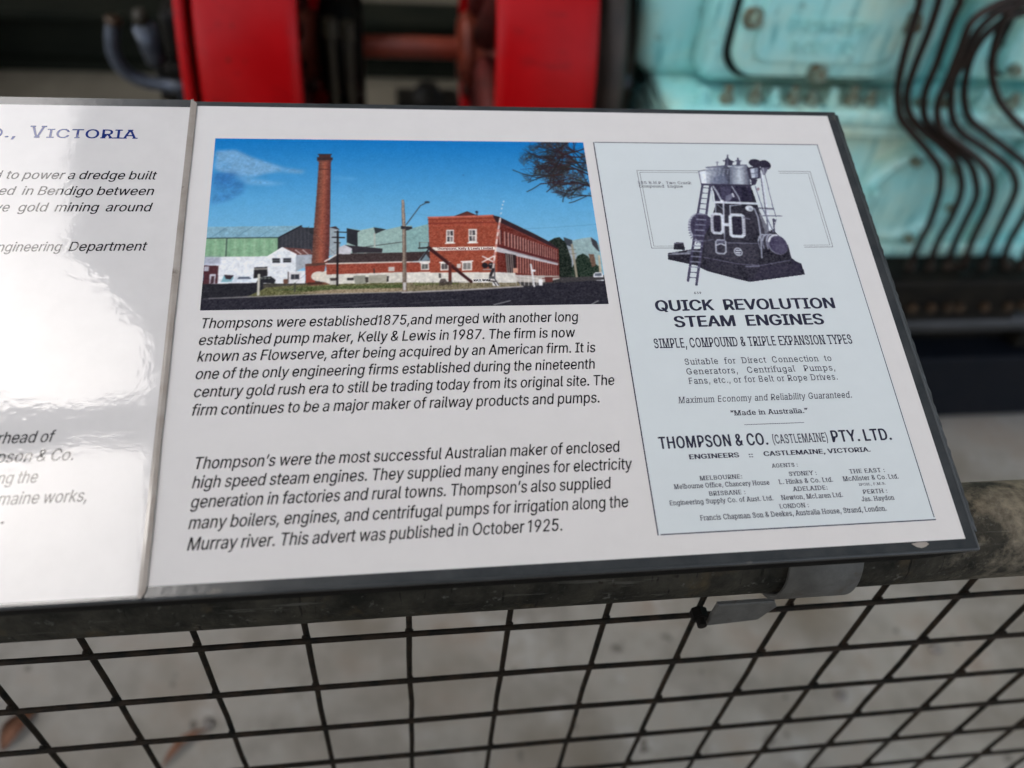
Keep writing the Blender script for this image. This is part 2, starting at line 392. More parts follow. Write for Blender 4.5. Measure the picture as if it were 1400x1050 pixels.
PIC = [
('p',[(0.9,112.8),(12.3,113.7),(22.5,107.9),(32.7,103.7),(41.7,100.1),(54.0,98.0),(53.0,95.5),(38.5,96.5),(30.8,95.4),(23.3,92.0),(12.4,92.7),(1.0,98.3)],(126,166,200),dict(f=5,a=0.75)),
('p',[(0.9,95.5),(12.2,96.3),(19.1,89.9),(18.4,81.4),(10.2,75.2),(1.0,72.4),(0.7,85.6)],(44,104,168),dict(f=6,a=0.85)),
('p',[(12.3,93.4),(23.3,92.0),(35.5,89.3),(44.3,87.9),(34.5,86.4),(20.3,87.3)],(120,168,208),dict(f=5,a=0.6)),
('p',[(70.9,94.5),(86.6,92.4),(82.1,90.2),(70.9,91.3)],(120,178,220),dict(f=4,a=0.4)),
('p',[(-0.6,18.8),(117.2,18.4),(116.5,-3.5),(-0.1,-2.4)],(70,66,60),dict(n=8)),
('p',[(111.6,18.5),(233.1,20.3),(230.0,-1.9),(111.0,-2.1)],(60,58,58),dict(n=8)),
('p',[(69.0,56.0),(74.4,53.9),(75.6,36.6),(69.2,35.3)],(150,163,170),dict()),
('p',[(69.2,55.6),(72.8,56.4),(75.2,53.6),(72.3,54.5)],(62,46,50),dict()),
('p',[(79.0,55.0),(87.0,53.5),(95.2,55.5),(95.0,36.4),(79.0,36.6)],(150,178,170),dict(n=3)),
('p',[(79.0,55.0),(87.1,53.0),(85.3,52.0),(85.3,41.8),(79.0,44.8)],(44,46,52),dict()),
('p',[(95.2,53.8),(102.0,53.8),(111.8,56.5),(117.4,56.7),(116.7,36.2),(95.0,36.4)],(142,172,166),dict(n=3)),
('p',[(94.8,55.6),(102.0,54.1),(95.7,50.8)],(48,54,58),dict()),
('l',[(86.9,41.1),(111.5,44.9)],3,(70,75,75),dict()),
('l',[(89.4,41.1),(89.6,36.5)],7,(200,200,190),dict()),
('l',[(95.2,51.1),(95.2,36.4)],6,(170,175,165),dict()),
('p',[(53.9,55.6),(60.6,55.3),(60.1,38.0),(54.2,41.4)],(46,48,52),dict()),
('p',[(-0.1,48.2),(40.4,48.6),(40.7,39.5),(34.9,35.0),(0.1,35.0)],(126,168,132),dict(n=4)),
('l',[(2.5,47.4),(2.9,36.0)],8,(108,150,118),dict(a=0.45)),
('l',[(5.2,47.4),(5.5,35.9)],8,(150,182,150),dict(a=0.45)),
('l',[(7.9,47.3),(8.2,35.9)],8,(108,150,118),dict(a=0.45)),
('l',[(10.6,47.3),(10.9,35.9)],8,(150,182,150),dict(a=0.45)),
('l',[(13.3,47.3),(13.6,35.9)],8,(108,150,118),dict(a=0.45)),
('l',[(16.0,47.3),(16.3,35.8)],8,(150,182,150),dict(a=0.45)),
('l',[(18.7,47.3),(19.0,35.8)],8,(108,150,118),dict(a=0.45)),
('l',[(21.5,47.3),(21.6,35.8)],8,(150,182,150),dict(a=0.45)),
('l',[(24.2,47.2),(24.3,35.8)],8,(108,150,118),dict(a=0.45)),
('l',[(26.9,47.2),(27.1,35.7)],8,(150,182,150),dict(a=0.45)),
('l',[(29.7,47.2),(29.8,35.7)],8,(108,150,118),dict(a=0.45)),
('l',[(32.4,47.2),(32.5,35.7)],8,(150,182,150),dict(a=0.45)),
('l',[(35.2,47.2),(35.2,35.7)],8,(108,150,118),dict(a=0.45)),
('l',[(37.9,47.1),(37.9,35.6)],8,(150,182,150),dict(a=0.45)),
('p',[(-0.2,56.2),(53.0,56.8),(40.4,48.6),(-0.1,48.2)],(122,166,186),dict(n=4)),
('l',[(11.3,56.2),(2.4,48.5)],4,(96,138,160),dict(a=0.7)),
('l',[(25.0,56.1),(16.0,48.5)],4,(96,138,160),dict(a=0.7)),
('l',[(37.8,56.1),(28.6,48.4)],4,(96,138,160),dict(a=0.7)),
('p',[(40.3,48.5),(52.8,56.8),(59.6,50.2),(59.8,38.0),(50.1,36.8),(42.5,41.5),(40.6,39.8)],(56,57,64),dict(n=3)),
('l',[(42.3,49.6),(42.6,40.1)],4,(76,78,84),dict(a=0.5)),
('l',[(44.4,50.6),(44.7,40.1)],4,(76,78,84),dict(a=0.5)),
('l',[(46.5,51.5),(46.8,40.1)],4,(76,78,84),dict(a=0.5)),
('l',[(48.6,52.4),(48.9,40.1)],4,(76,78,84),dict(a=0.5)),
('l',[(50.7,53.3),(51.0,40.1)],4,(76,78,84),dict(a=0.5)),
('l',[(52.8,54.3),(53.2,40.1)],4,(76,78,84),dict(a=0.5)),
('l',[(55.0,55.2),(55.3,40.0)],4,(76,78,84),dict(a=0.5)),
('l',[(57.1,56.1),(57.4,40.0)],4,(76,78,84),dict(a=0.5)),
('l',[(0.1,48.2),(40.2,48.5)],4,(50,70,70),dict()),
('l',[(52.8,56.7),(40.4,48.5)],6,(40,40,48),dict()),
('l',[(11.3,48.1),(11.5,35.6)],4,(60,80,75),dict()),
('l',[(40.2,48.5),(40.4,39.8)],5,(45,52,55),dict()),
('p',[(0.0,35.2),(34.8,35.5),(42.5,41.5),(50.3,36.6),(50.6,25.2),(55.8,25.4),(56.0,16.8),(0.7,17.3)],(217,221,226),dict(n=3)),
('p',[(-0.2,35.7),(9.0,35.3),(8.8,30.2),(0.2,29.4)],(140,146,168),dict(f=3,a=0.7)),
('p',[(42.5,41.7),(58.5,40.1),(59.8,36.2),(50.3,36.4)],(108,68,64),dict(n=8)),
('l',[(50.0,39.7),(53.2,36.8)],4,(190,170,165),dict()),
('l',[(54.2,39.7),(57.3,36.5)],4,(180,160,155),dict()),
('p',[(50.3,36.4),(59.4,36.1),(59.9,30.0),(50.6,25.0)],(160,167,176),dict()),
('l',[(34.8,35.4),(42.5,41.3),(50.3,36.6)],5,(236,238,240),dict()),
('p',[(37.2,34.1),(41.5,34.0),(41.6,30.9),(37.4,31.0)],(52,54,60),dict()),
('p',[(43.3,34.0),(47.7,34.1),(47.8,31.1),(43.4,31.1)],(52,54,60),dict()),
('l',[(37.3,32.5),(41.6,32.5)],2,(120,122,126),dict()),
('l',[(43.4,32.6),(47.8,32.7)],2,(120,122,126),dict()),
('p',[(27.4,28.0),(34.8,28.3),(35.0,22.1),(27.4,20.4)],(42,40,44),dict()),
('p',[(27.4,27.5),(34.8,27.8),(34.8,26.4),(27.5,26.1)],(120,116,110),dict()),
('p',[(46.2,24.5),(53.7,24.7),(53.9,17.3),(46.2,17.2)],(214,213,214),dict()),
('p',[(47.9,23.0),(52.5,23.0),(52.6,19.7),(48.0,19.7)],(54,56,64),dict()),
('l',[(50.0,23.1),(50.1,19.6)],2,(150,150,150),dict()),
('l',[(46.4,24.5),(46.6,17.4)],4,(90,84,84),dict()),
('p',[(-0.1,29.6),(8.3,29.3),(8.6,17.5),(0.3,17.1)],(78,44,50),dict(n=4)),
('p',[(0.2,28.9),(2.8,28.8),(2.7,25.8),(0.1,25.7)],(172,172,184),dict()),
('p',[(3.5,23.8),(6.9,23.6),(6.6,17.5),(3.7,17.5)],(188,188,198),dict()),
('p',[(4.4,22.5),(6.2,22.5),(6.1,17.5),(4.3,17.5)],(70,48,56),dict()),
('p',[(8.0,29.3),(9.7,28.7),(9.6,17.4),(8.1,17.5)],(222,224,230),dict()),
('p',[(11.3,22.9),(16.6,22.6),(16.2,18.6),(9.9,18.2)],(122,172,186),dict()),
('p',[(11.3,23.2),(16.6,22.7),(15.0,19.9),(12.4,20.4)],(56,44,50),dict()),
('p',[(15.6,18.4),(16.1,20.1),(18.3,21.1),(19.7,22.3),(25.4,22.2),(28.8,19.7),(29.1,18.2)],(206,214,224),dict()),
('p',[(19.3,21.6),(24.8,21.7),(26.3,20.2),(18.6,20.1)],(84,94,110),dict()),
('p',[(29.1,17.7),(29.7,19.4),(31.8,21.4),(37.0,21.8),(39.7,19.3),(39.0,17.0)],(40,40,46),dict()),
('e',(31.9,20.6),0.8,0.7,(92,98,92),dict()),
('e',(33.9,20.6),0.9,0.6,(92,98,92),dict()),
('e',(36.0,20.6),0.8,0.6,(92,98,92),dict()),
('p',[(-0.1,17.1),(33.0,17.6),(32.9,9.8),(0.0,7.3)],(40,40,46),dict(n=5)),
('p',[(24.3,8.3),(34.7,14.3),(54.8,16.0),(71.5,16.5),(116.1,16.9),(115.9,10.0),(54.9,9.0)],(98,98,62),dict(n=16)),
('p',[(36.3,12.8),(59.0,14.7),(86.2,14.8),(115.0,15.4),(114.9,13.4),(86.2,12.5),(54.9,11.8)],(74,88,50),dict(n=18,a=0.8)),
('p',[(50.8,10.4),(71.5,12.5),(96.8,12.9),(114.9,12.6),(114.8,10.6),(71.5,9.5)],(160,138,112),dict(n=14,a=0.8)),
('p',[(58.9,16.7),(69.4,17.6),(73.6,16.3),(58.9,15.2)],(120,80,64),dict(n=10)),
('p',[(112.7,17.0),(177.1,16.3),(180.2,12.9),(112.5,10.4)],(122,112,84),dict(n=16)),
('p',[(116.9,16.4),(143.0,16.5),(142.9,15.0),(116.9,14.6)],(92,104,52),dict(n=14,a=0.8)),
('p',[(-0.5,-2.3),(0.0,7.3),(27.3,8.3),(54.9,9.0),(115.9,10.3),(115.4,-4.7)],(44,43,52),dict(n=7)),
('p',[(111.4,9.9),(180.1,12.6),(204.0,15.7),(230.3,16.6),(230.9,-3.2),(111.0,-3.4)],(42,41,50),dict(n=7)),
('l',[(4.2,7.7),(27.3,8.3),(54.9,9.3),(115.9,10.4)],4,(152,148,150),dict(a=0.8)),
('l',[(110.3,9.9),(145.9,11.1),(180.2,12.9)],6,(166,160,158),dict(a=0.9)),
('l',[(1.2,7.5),(27.3,8.8)],3,(96,96,104),dict(a=0.5)),
('l',[(65.4,0.2),(82.0,1.9),(102.9,2.7)],3,(96,96,104),dict(a=0.5)),
('l',[(51.0,1.2),(65.4,2.2),(96.6,4.3)],3,(96,96,104),dict(a=0.5)),
('l',[(82.0,1.1),(92.4,2.2)],3,(96,96,104),dict(a=0.5)),
('l',[(162.4,0.7),(172.1,3.3)],4,(150,150,154),dict(a=0.8)),
('l',[(217.9,-1.1),(224.0,2.3)],4,(160,160,160),dict(a=0.8)),
('l',[(114.4,2.5),(142.3,4.8)],3,(84,84,92),dict(a=0.5)),
('p',[(62.3,106.9),(69.4,107.0),(69.5,71.8),(69.2,43.2),(68.8,29.1),(59.2,29.2),(59.8,48.6),(61.1,75.9)],(138,72,56),dict(n=6,hg=((96,62,54),(158,84,64),(88,46,46)))),
('l',[(62.1,104.7),(69.2,104.6)],1.5,(90,48,44),dict(a=0.22)),
('l',[(62.0,102.2),(69.2,102.1)],1.5,(90,48,44),dict(a=0.22)),
('l',[(62.0,99.7),(69.2,99.6)],1.5,(90,48,44),dict(a=0.22)),
('l',[(61.9,97.2),(69.2,97.1)],1.5,(90,48,44),dict(a=0.22)),
('l',[(61.8,94.7),(69.2,94.6)],1.5,(90,48,44),dict(a=0.22)),
('l',[(61.8,92.3),(69.1,92.2)],1.5,(90,48,44),dict(a=0.22)),
('l',[(61.7,89.8),(69.1,89.7)],1.5,(90,48,44),dict(a=0.22)),
('l',[(61.6,87.4),(69.1,87.3)],1.5,(90,48,44),dict(a=0.22)),
('l',[(61.6,85.0),(69.1,84.9)],1.5,(90,48,44),dict(a=0.22)),
('l',[(61.5,82.6),(69.1,82.5)],1.5,(90,48,44),dict(a=0.22)),
('l',[(61.4,80.2),(69.1,80.0)],1.5,(90,48,44),dict(a=0.22)),
('l',[(61.4,77.8),(69.1,77.6)],1.5,(90,48,44),dict(a=0.22)),
('l',[(61.3,75.4),(69.1,75.3)],1.5,(90,48,44),dict(a=0.22)),
('l',[(61.2,73.0),(69.1,72.9)],1.5,(90,48,44),dict(a=0.22)),
('l',[(61.2,70.7),(69.1,70.5)],1.5,(90,48,44),dict(a=0.22)),
('l',[(61.1,68.3),(69.1,68.2)],1.5,(90,48,44),dict(a=0.22)),
('l',[(61.1,66.0),(69.1,65.8)],1.5,(90,48,44),dict(a=0.22)),
('l',[(61.0,63.6),(69.1,63.5)],1.5,(90,48,44),dict(a=0.22)),
('l',[(60.9,61.3),(69.1,61.1)],1.5,(90,48,44),dict(a=0.22)),
('l',[(60.9,59.0),(69.1,58.8)],1.5,(90,48,44),dict(a=0.22)),
('l',[(60.8,56.7),(69.1,56.5)],1.5,(90,48,44),dict(a=0.22)),
('l',[(60.7,54.4),(69.1,54.2)],1.5,(90,48,44),dict(a=0.22)),
('l',[(60.7,52.1),(69.0,51.9)],1.5,(90,48,44),dict(a=0.22)),
('l',[(60.6,49.8),(69.0,49.6)],1.5,(90,48,44),dict(a=0.22)),
('l',[(60.6,47.5),(69.0,47.4)],1.5,(90,48,44),dict(a=0.22)),
('l',[(60.5,45.3),(69.0,45.1)],1.5,(90,48,44),dict(a=0.22)),
('l',[(60.4,43.0),(69.0,42.8)],1.5,(90,48,44),dict(a=0.22)),
('l',[(60.4,40.8),(69.0,40.6)],1.5,(90,48,44),dict(a=0.22)),
('l',[(60.3,38.6),(69.0,38.4)],1.5,(90,48,44),dict(a=0.22)),
('l',[(60.2,36.3),(69.0,36.1)],1.5,(90,48,44),dict(a=0.22)),
('l',[(60.2,34.1),(69.0,33.9)],1.5,(90,48,44),dict(a=0.22)),
('l',[(60.1,31.9),(69.0,31.7)],1.5,(90,48,44),dict(a=0.22)),
('l',[(62.2,99.1),(69.4,98.9)],4,(86,48,44),dict()),
('p',[(61.0,108.5),(70.5,108.4),(70.6,106.2),(61.1,105.8)],(60,42,42),dict()),
('p',[(62.2,110.9),(69.4,111.0),(69.4,108.3),(62.3,108.1)],(70,46,44),dict()),
('l',[(61.9,110.6),(69.6,110.7)],5,(52,40,40),dict()),
('l',[(61.7,105.3),(69.7,105.3)],4,(104,62,54),dict()),
('p',[(55.7,29.2),(67.3,30.2),(66.5,24.4),(60.9,22.5),(61.6,17.2),(56.3,17.0)],(142,62,50),dict(n=5)),
('p',[(55.7,30.0),(67.5,30.9),(67.1,29.1),(55.8,28.2)],(92,62,54),dict()),
('e',(63.4,21.5),4.2,3.3,(214,204,188),dict()),
('p',[(64.0,23.8),(69.3,26.0),(69.4,17.1),(64.1,17.9)],(214,206,192),dict()),
('p',[(69.4,32.7),(74.7,36.9),(116.8,37.5),(116.5,30.9),(67.5,29.9)],(66,54,54),dict(n=6)),
('p',[(74.5,41.2),(77.9,43.2),(82.2,40.5),(81.2,36.5),(74.5,36.6)],(192,190,196),dict()),
('p',[(77.9,43.0),(99.6,40.3),(99.5,37.4),(82.2,37.3),(82.0,40.5)],(52,48,54),dict()),
('p',[(67.3,30.0),(116.5,30.9),(116.3,23.6),(67.9,22.4)],(148,68,52),dict(n=9)),
('p',[(67.6,22.6),(116.3,23.9),(116.1,16.7),(69.6,16.1),(66.8,17.6)],(208,203,192),dict(n=3)),
('l',[(67.3,30.0),(116.5,30.9)],5,(214,204,194),dict()),
('l',[(66.7,31.7),(74.7,37.1)],5,(220,208,200),dict()),
('p',[(102.8,27.4),(106.3,27.5),(106.2,24.5),(102.7,24.4)],(186,176,170),dict()),
('p',[(82.8,21.5),(89.6,21.9),(90.4,16.3),(83.9,15.9)],(140,140,128),dict()),
('p',[(91.6,21.9),(101.8,22.0),(101.7,16.6),(91.5,16.5)],(156,152,138),dict()),
('p',[(89.4,20.6),(91.3,20.6),(91.3,17.0),(89.8,16.8)],(66,60,56),dict()),
('p',[(79.2,20.2),(83.0,20.3),(83.0,18.5),(79.2,18.5)],(50,48,48),dict()),
('p',[(101.8,21.2),(102.9,21.2),(102.8,17.4),(101.7,17.1)],(50,46,46),dict()),
('p',[(69.5,19.6),(74.6,20.1),(74.6,15.7),(69.6,15.8)],(190,186,178),dict()),
('p',[(69.5,20.1),(74.6,20.4),(74.2,18.5),(70.2,18.3)],(70,62,60),dict()),
('l',[(94.6,26.2),(94.7,23.4)],4,(50,46,46),dict()),
('p',[(43.9,19.7),(46.4,19.9),(46.3,16.9),(44.0,16.9)],(108,74,60),dict()),
('p',[(57.0,17.3),(65.2,17.6),(65.8,15.9),(57.1,15.8)],(72,44,38),dict()),
('l',[(73.9,52.8),(73.8,15.3)],7,(34,30,34),dict()),
('l',[(70.8,48.5),(77.7,48.2)],5,(34,30,34),dict()),
('l',[(72.1,52.3),(79.0,52.0)],4,(40,36,38),dict()),
('l',[(71.9,44.8),(75.3,44.5)],4,(40,36,38),dict()),
('l',[(72.4,36.6),(58.2,54.0)],1.5,(50,46,50),dict(a=0.6)),
('l',[(74.0,40.5),(50.6,17.6)],1.5,(60,56,60),dict(a=0.3)),
('l',[(30.3,22.9),(30.5,9.7)],8,(192,190,176),dict()),
('l',[(50.4,16.9),(50.3,11.4)],6,(70,70,60),dict()),
('p',[(113.8,53.7),(127.0,57.8),(126.6,36.1),(113.2,36.2)],(128,166,164),dict(n=4)),
('p',[(112.2,37.6),(127.8,38.0),(127.5,31.6),(112.0,31.0)],(62,48,48),dict(n=5)),
('p',[(120.1,31.4),(124.2,37.2),(127.5,31.9)],(112,134,144),dict()),
('p',[(112.0,30.2),(127.5,30.6),(127.2,23.5),(111.8,23.2)],(148,66,50),dict(n=8)),
('l',[(112.5,30.6),(127.3,31.1)],4,(216,206,198),dict()),
('p',[(121.5,29.8),(126.4,29.9),(126.2,25.1),(121.4,24.9)],(206,200,192),dict()),
('p',[(122.2,29.0),(125.7,29.1),(125.5,25.9),(122.0,25.6)],(96,96,92),dict()),
('l',[(123.9,29.0),(123.8,25.7)],2,(180,176,170),dict()),
('l',[(121.3,30.1),(126.7,30.3)],5,(226,220,212),dict()),
('p',[(111.8,23.4),(127.2,23.8),(166.0,23.5),(165.4,15.7),(111.6,16.5)],(212,207,197),dict(n=3)),
('p',[(127.2,62.7),(142.8,63.3),(151.0,66.9),(157.3,63.7),(166.6,64.2),(169.4,61.9),(166.0,23.0),(126.9,23.2)],(154,72,52),dict(n=9)),
('p',[(143.6,63.5),(151.0,66.7),(157.3,63.7)],(98,50,46),dict()),
('l',[(142.8,63.3),(151.0,66.9),(157.3,63.7)],4,(72,42,42),dict()),
('l',[(127.2,62.7),(143.6,63.2),(157.3,63.7),(166.6,64.2)],6,(196,104,88),dict()),
('l',[(127.1,60.9),(167.3,62.2)],3,(112,40,36),dict()),
('l',[(127.3,58.1),(167.7,59.1)],5,(118,42,38),dict(a=0.8)),
('l',[(127.2,56.4),(167.5,57.3)],3,(190,84,70),dict(a=0.5)),
('l',[(127.4,55.1),(168.0,55.5)],1.2,(120,42,36),dict(a=0.25)),
('l',[(127.4,53.8),(167.9,54.2)],1.2,(120,42,36),dict(a=0.25)),
('l',[(127.3,52.6),(167.8,53.0)],1.2,(120,42,36),dict(a=0.25)),
('l',[(127.3,51.4),(167.7,51.7)],1.2,(120,42,36),dict(a=0.25)),
('l',[(127.2,50.1),(167.6,50.5)],1.2,(120,42,36),dict(a=0.25)),
('l',[(127.1,48.9),(167.5,49.2)],1.2,(120,42,36),dict(a=0.25)),
('l',[(127.1,47.7),(167.4,48.0)],1.2,(120,42,36),dict(a=0.25)),
('l',[(127.0,46.5),(167.3,46.8)],1.2,(120,42,36),dict(a=0.25)),
('l',[(127.0,45.2),(167.2,45.5)],1.2,(120,42,36),dict(a=0.25)),
('l',[(126.9,44.0),(167.1,44.3)],1.2,(120,42,36),dict(a=0.25)),
('l',[(126.9,42.8),(167.0,43.1)],1.2,(120,42,36),dict(a=0.25)),
('l',[(126.8,41.6),(166.9,41.8)],1.2,(120,42,36),dict(a=0.25)),
('l',[(126.8,40.4),(166.8,40.6)],1.2,(120,42,36),dict(a=0.25)),
('l',[(126.7,39.2),(166.7,39.4)],1.2,(120,42,36),dict(a=0.25)),
('l',[(126.7,38.0),(166.6,38.2)],1.2,(120,42,36),dict(a=0.25)),
('l',[(126.6,36.8),(166.5,37.0)],1.2,(120,42,36),dict(a=0.25)),
('l',[(126.6,35.6),(166.4,35.8)],1.2,(120,42,36),dict(a=0.25)),
('l',[(126.5,34.4),(166.3,34.6)],1.2,(120,42,36),dict(a=0.25)),
('l',[(126.5,33.2),(166.3,33.4)],1.2,(120,42,36),dict(a=0.25)),
('l',[(126.4,32.0),(166.2,32.2)],1.2,(120,42,36),dict(a=0.25)),
('l',[(126.4,30.8),(166.1,31.0)],1.2,(120,42,36),dict(a=0.25)),
('l',[(126.3,29.6),(166.0,29.8)],1.2,(120,42,36),dict(a=0.25)),
('l',[(126.3,28.5),(165.9,28.6)],1.2,(120,42,36),dict(a=0.25)),
('l',[(126.2,27.3),(165.8,27.4)],1.2,(120,42,36),dict(a=0.25)),
('l',[(126.2,26.1),(165.7,26.2)],1.2,(120,42,36),dict(a=0.25)),
('l',[(126.1,24.9),(165.6,25.0)],1.2,(120,42,36),dict(a=0.25)),
('p',[(169.0,61.9),(170.7,61.2),(204.7,40.2),(202.9,19.9),(194.1,18.2),(166.0,22.7)],(104,44,38),dict(n=9)),
('p',[(166.3,64.3),(170.0,63.3),(190.5,50.6),(203.7,41.6),(204.2,38.4),(190.1,46.5),(174.9,55.6),(168.2,59.1)],(52,36,42),dict()),
('l',[(169.6,59.1),(204.0,38.4)],4,(140,60,54),dict(a=0.7)),
('l',[(169.8,53.2),(169.2,43.1)],5.0,(196,150,140),dict(a=0.85)),
('l',[(170.6,52.7),(169.9,43.0)],4.0,(58,34,40),dict(a=0.8)),
('l',[(172.7,51.9),(172.1,42.0)],4.781140918184221,(196,150,140),dict(a=0.85)),
('l',[(173.5,51.4),(172.8,42.0)],3.824912734547377,(58,34,40),dict(a=0.8)),
('l',[(174.9,51.0),(174.2,41.2)],4.618944206085602,(196,150,140),dict(a=0.85)),
('l',[(175.6,50.4),(174.9,41.2)],3.695155364868482,(58,34,40),dict(a=0.8)),
('l',[(176.8,50.1),(176.1,40.5)],4.472938156573374,(196,150,140),dict(a=0.85)),
('l',[(177.5,49.5),(176.8,40.5)],3.5783505252586996,(58,34,40),dict(a=0.8)),
('l',[(178.6,49.3),(177.9,39.9)],4.336543327921138,(196,150,140),dict(a=0.85)),
('l',[(179.3,48.7),(178.6,39.9)],3.469234662336911,(58,34,40),dict(a=0.8)),
('l',[(177.4,35.4),(176.4,22.8)],4.336543327921138,(200,140,126),dict(a=0.8)),
('l',[(178.0,34.8),(177.1,22.8)],3.469234662336911,(60,34,38),dict(a=0.8)),
('l',[(180.4,48.5),(179.6,39.3)],4.206876941443753,(196,150,140),dict(a=0.85)),
('l',[(181.0,48.0),(180.3,39.3)],3.365501553155002,(58,34,40),dict(a=0.8)),
('l',[(179.1,34.8),(178.2,22.6)],4.206876941443753,(200,140,126),dict(a=0.8)),
('l',[(179.7,34.3),(178.8,22.6)],3.365501553155002,(60,34,38),dict(a=0.8)),
('l',[(182.0,47.8),(181.3,38.7)],4.082332030626115,(196,150,140),dict(a=0.85)),
('l',[(182.6,47.2),(181.9,38.7)],3.2658656245008917,(58,34,40),dict(a=0.8)),
('l',[(180.8,34.2),(179.8,22.4)],4.082332030626115,(200,140,126),dict(a=0.8)),
('l',[(181.4,33.7),(180.4,22.3)],3.2658656245008917,(60,34,38),dict(a=0.8)),
('l',[(183.6,47.1),(182.9,38.1)],3.9618908836537354,(196,150,140),dict(a=0.85)),
('l',[(184.2,46.5),(183.5,38.1)],3.1695127069229887,(58,34,40),dict(a=0.8)),
('l',[(182.4,33.7),(181.4,22.1)],3.9618908836537354,(200,140,126),dict(a=0.8)),
('l',[(182.9,33.2),(182.0,22.1)],3.1695127069229887,(60,34,38),dict(a=0.8)),
('l',[(185.1,46.4),(184.4,37.5)],3.84485484079835,(196,150,140),dict(a=0.85)),
('l',[(185.7,45.8),(185.0,37.5)],3.0758838726386797,(58,34,40),dict(a=0.8)),
('l',[(183.9,33.2),(183.0,21.9)],3.84485484079835,(200,140,126),dict(a=0.8)),
('l',[(184.4,32.6),(183.5,21.9)],3.0758838726386797,(60,34,38),dict(a=0.8)),
('l',[(186.6,45.7),(185.9,37.0)],3.730716657990453,(196,150,140),dict(a=0.85)),
('l',[(187.2,45.1),(186.5,37.0)],2.984573326392362,(58,34,40),dict(a=0.8)),
('l',[(185.4,32.7),(184.5,21.8)],3.730716657990453,(200,140,126),dict(a=0.8)),
('l',[(185.9,32.1),(185.0,21.7)],2.984573326392362,(60,34,38),dict(a=0.8)),
('l',[(188.1,45.0),(187.4,36.5)],3.619092549221427,(196,150,140),dict(a=0.85)),
('l',[(188.6,44.5),(188.0,36.5)],2.8952740393771417,(58,34,40),dict(a=0.8)),
('l',[(186.9,32.1),(186.0,21.6)],3.619092549221427,(200,140,126),dict(a=0.8)),
('l',[(187.4,31.6),(186.5,21.6)],2.8952740393771417,(60,34,38),dict(a=0.8)),
('l',[(189.6,44.4),(188.9,35.9)],3.50968277507043,(196,150,140),dict(a=0.85)),
('l',[(190.0,43.8),(189.4,35.9)],2.8077462200563437,(58,34,40),dict(a=0.8)),
('l',[(188.3,31.7),(187.4,21.4)],3.50968277507043,(200,140,126),dict(a=0.8)),
('l',[(188.8,31.1),(188.0,21.4)],2.8077462200563437,(60,34,38),dict(a=0.8)),
('l',[(191.0,43.8),(190.3,35.4)],3.4022472646855073,(196,150,140),dict(a=0.85)),
('l',[(191.4,43.2),(190.8,35.4)],2.721797811748406,(58,34,40),dict(a=0.8)),
('l',[(189.7,31.2),(188.9,21.2)],3.4022472646855073,(200,140,126),dict(a=0.8)),
('l',[(190.2,30.6),(189.4,21.2)],2.721797811748406,(60,34,38),dict(a=0.8)),
('l',[(192.4,43.1),(191.7,34.9)],3.2965897558241366,(196,150,140),dict(a=0.85)),
('l',[(192.8,42.6),(192.2,34.9)],2.637271804659309,(58,34,40),dict(a=0.8)),
('l',[(191.1,30.7),(190.3,21.0)],3.2965897558241366,(200,140,126),dict(a=0.8)),
('l',[(191.6,30.2),(190.8,21.0)],2.637271804659309,(60,34,38),dict(a=0.8)),
('l',[(193.7,42.5),(193.0,34.4)],3.192547048003836,(196,150,140),dict(a=0.85)),
('l',[(194.2,42.0),(193.5,34.4)],2.5540376384030683,(58,34,40),dict(a=0.8)),
('l',[(192.5,30.2),(191.7,20.8)],3.192547048003836,(200,140,126),dict(a=0.8)),
('l',[(192.9,29.7),(192.1,20.8)],2.5540376384030683,(60,34,38),dict(a=0.8)),
('l',[(195.1,41.9),(194.4,33.9)],3.0899814719195198,(196,150,140),dict(a=0.85)),
('l',[(195.5,41.4),(194.8,33.9)],2.4719851775356156,(58,34,40),dict(a=0.8)),
('l',[(193.9,29.8),(193.0,20.7)],3.0899814719195198,(200,140,126),dict(a=0.8)),
('l',[(194.2,29.2),(193.5,20.7)],2.4719851775356156,(60,34,38),dict(a=0.8)),
('l',[(196.4,41.3),(195.7,33.4)],2.9887754619364246,(196,150,140),dict(a=0.85)),
('l',[(196.8,40.8),(196.2,33.4)],2.39102036954914,(58,34,40),dict(a=0.8)),
('l',[(195.2,29.3),(194.4,20.5)],2.9887754619364246,(200,140,126),dict(a=0.8)),
('l',[(195.6,28.8),(194.8,20.5)],2.39102036954914,(60,34,38),dict(a=0.8)),
('l',[(197.7,40.7),(197.0,33.0)],2.88882754943187,(196,150,140),dict(a=0.85)),
('l',[(198.1,40.2),(197.5,33.0)],2.3110620395454955,(58,34,40),dict(a=0.8)),
('l',[(196.5,28.9),(195.7,20.3)],2.88882754943187,(200,140,126),dict(a=0.8)),
('l',[(196.9,28.3),(196.1,20.3)],2.3110620395454955,(60,34,38),dict(a=0.8)),
('l',[(199.0,40.1),(198.4,32.5)],2.7900493432624036,(196,150,140),dict(a=0.85)),
('l',[(199.4,39.6),(198.7,32.5)],2.232039474609923,(58,34,40),dict(a=0.8)),
('l',[(197.8,28.4),(197.0,20.2)],2.7900493432624036,(200,140,126),dict(a=0.8)),
('l',[(198.1,27.9),(197.4,20.2)],2.232039474609923,(60,34,38),dict(a=0.8)),
('l',[(200.3,39.6),(199.6,32.0)],2.692363212806069,(196,150,140),dict(a=0.85)),
('l',[(200.7,39.0),(200.0,32.0)],2.1538905702448554,(58,34,40),dict(a=0.8)),
('l',[(199.1,28.0),(198.3,20.0)],2.692363212806069,(200,140,126),dict(a=0.8)),
('l',[(199.4,27.4),(198.7,20.0)],2.1538905702448554,(60,34,38),dict(a=0.8)),
('l',[(201.6,39.0),(200.9,31.6)],2.5957004817297973,(196,150,140),dict(a=0.85)),
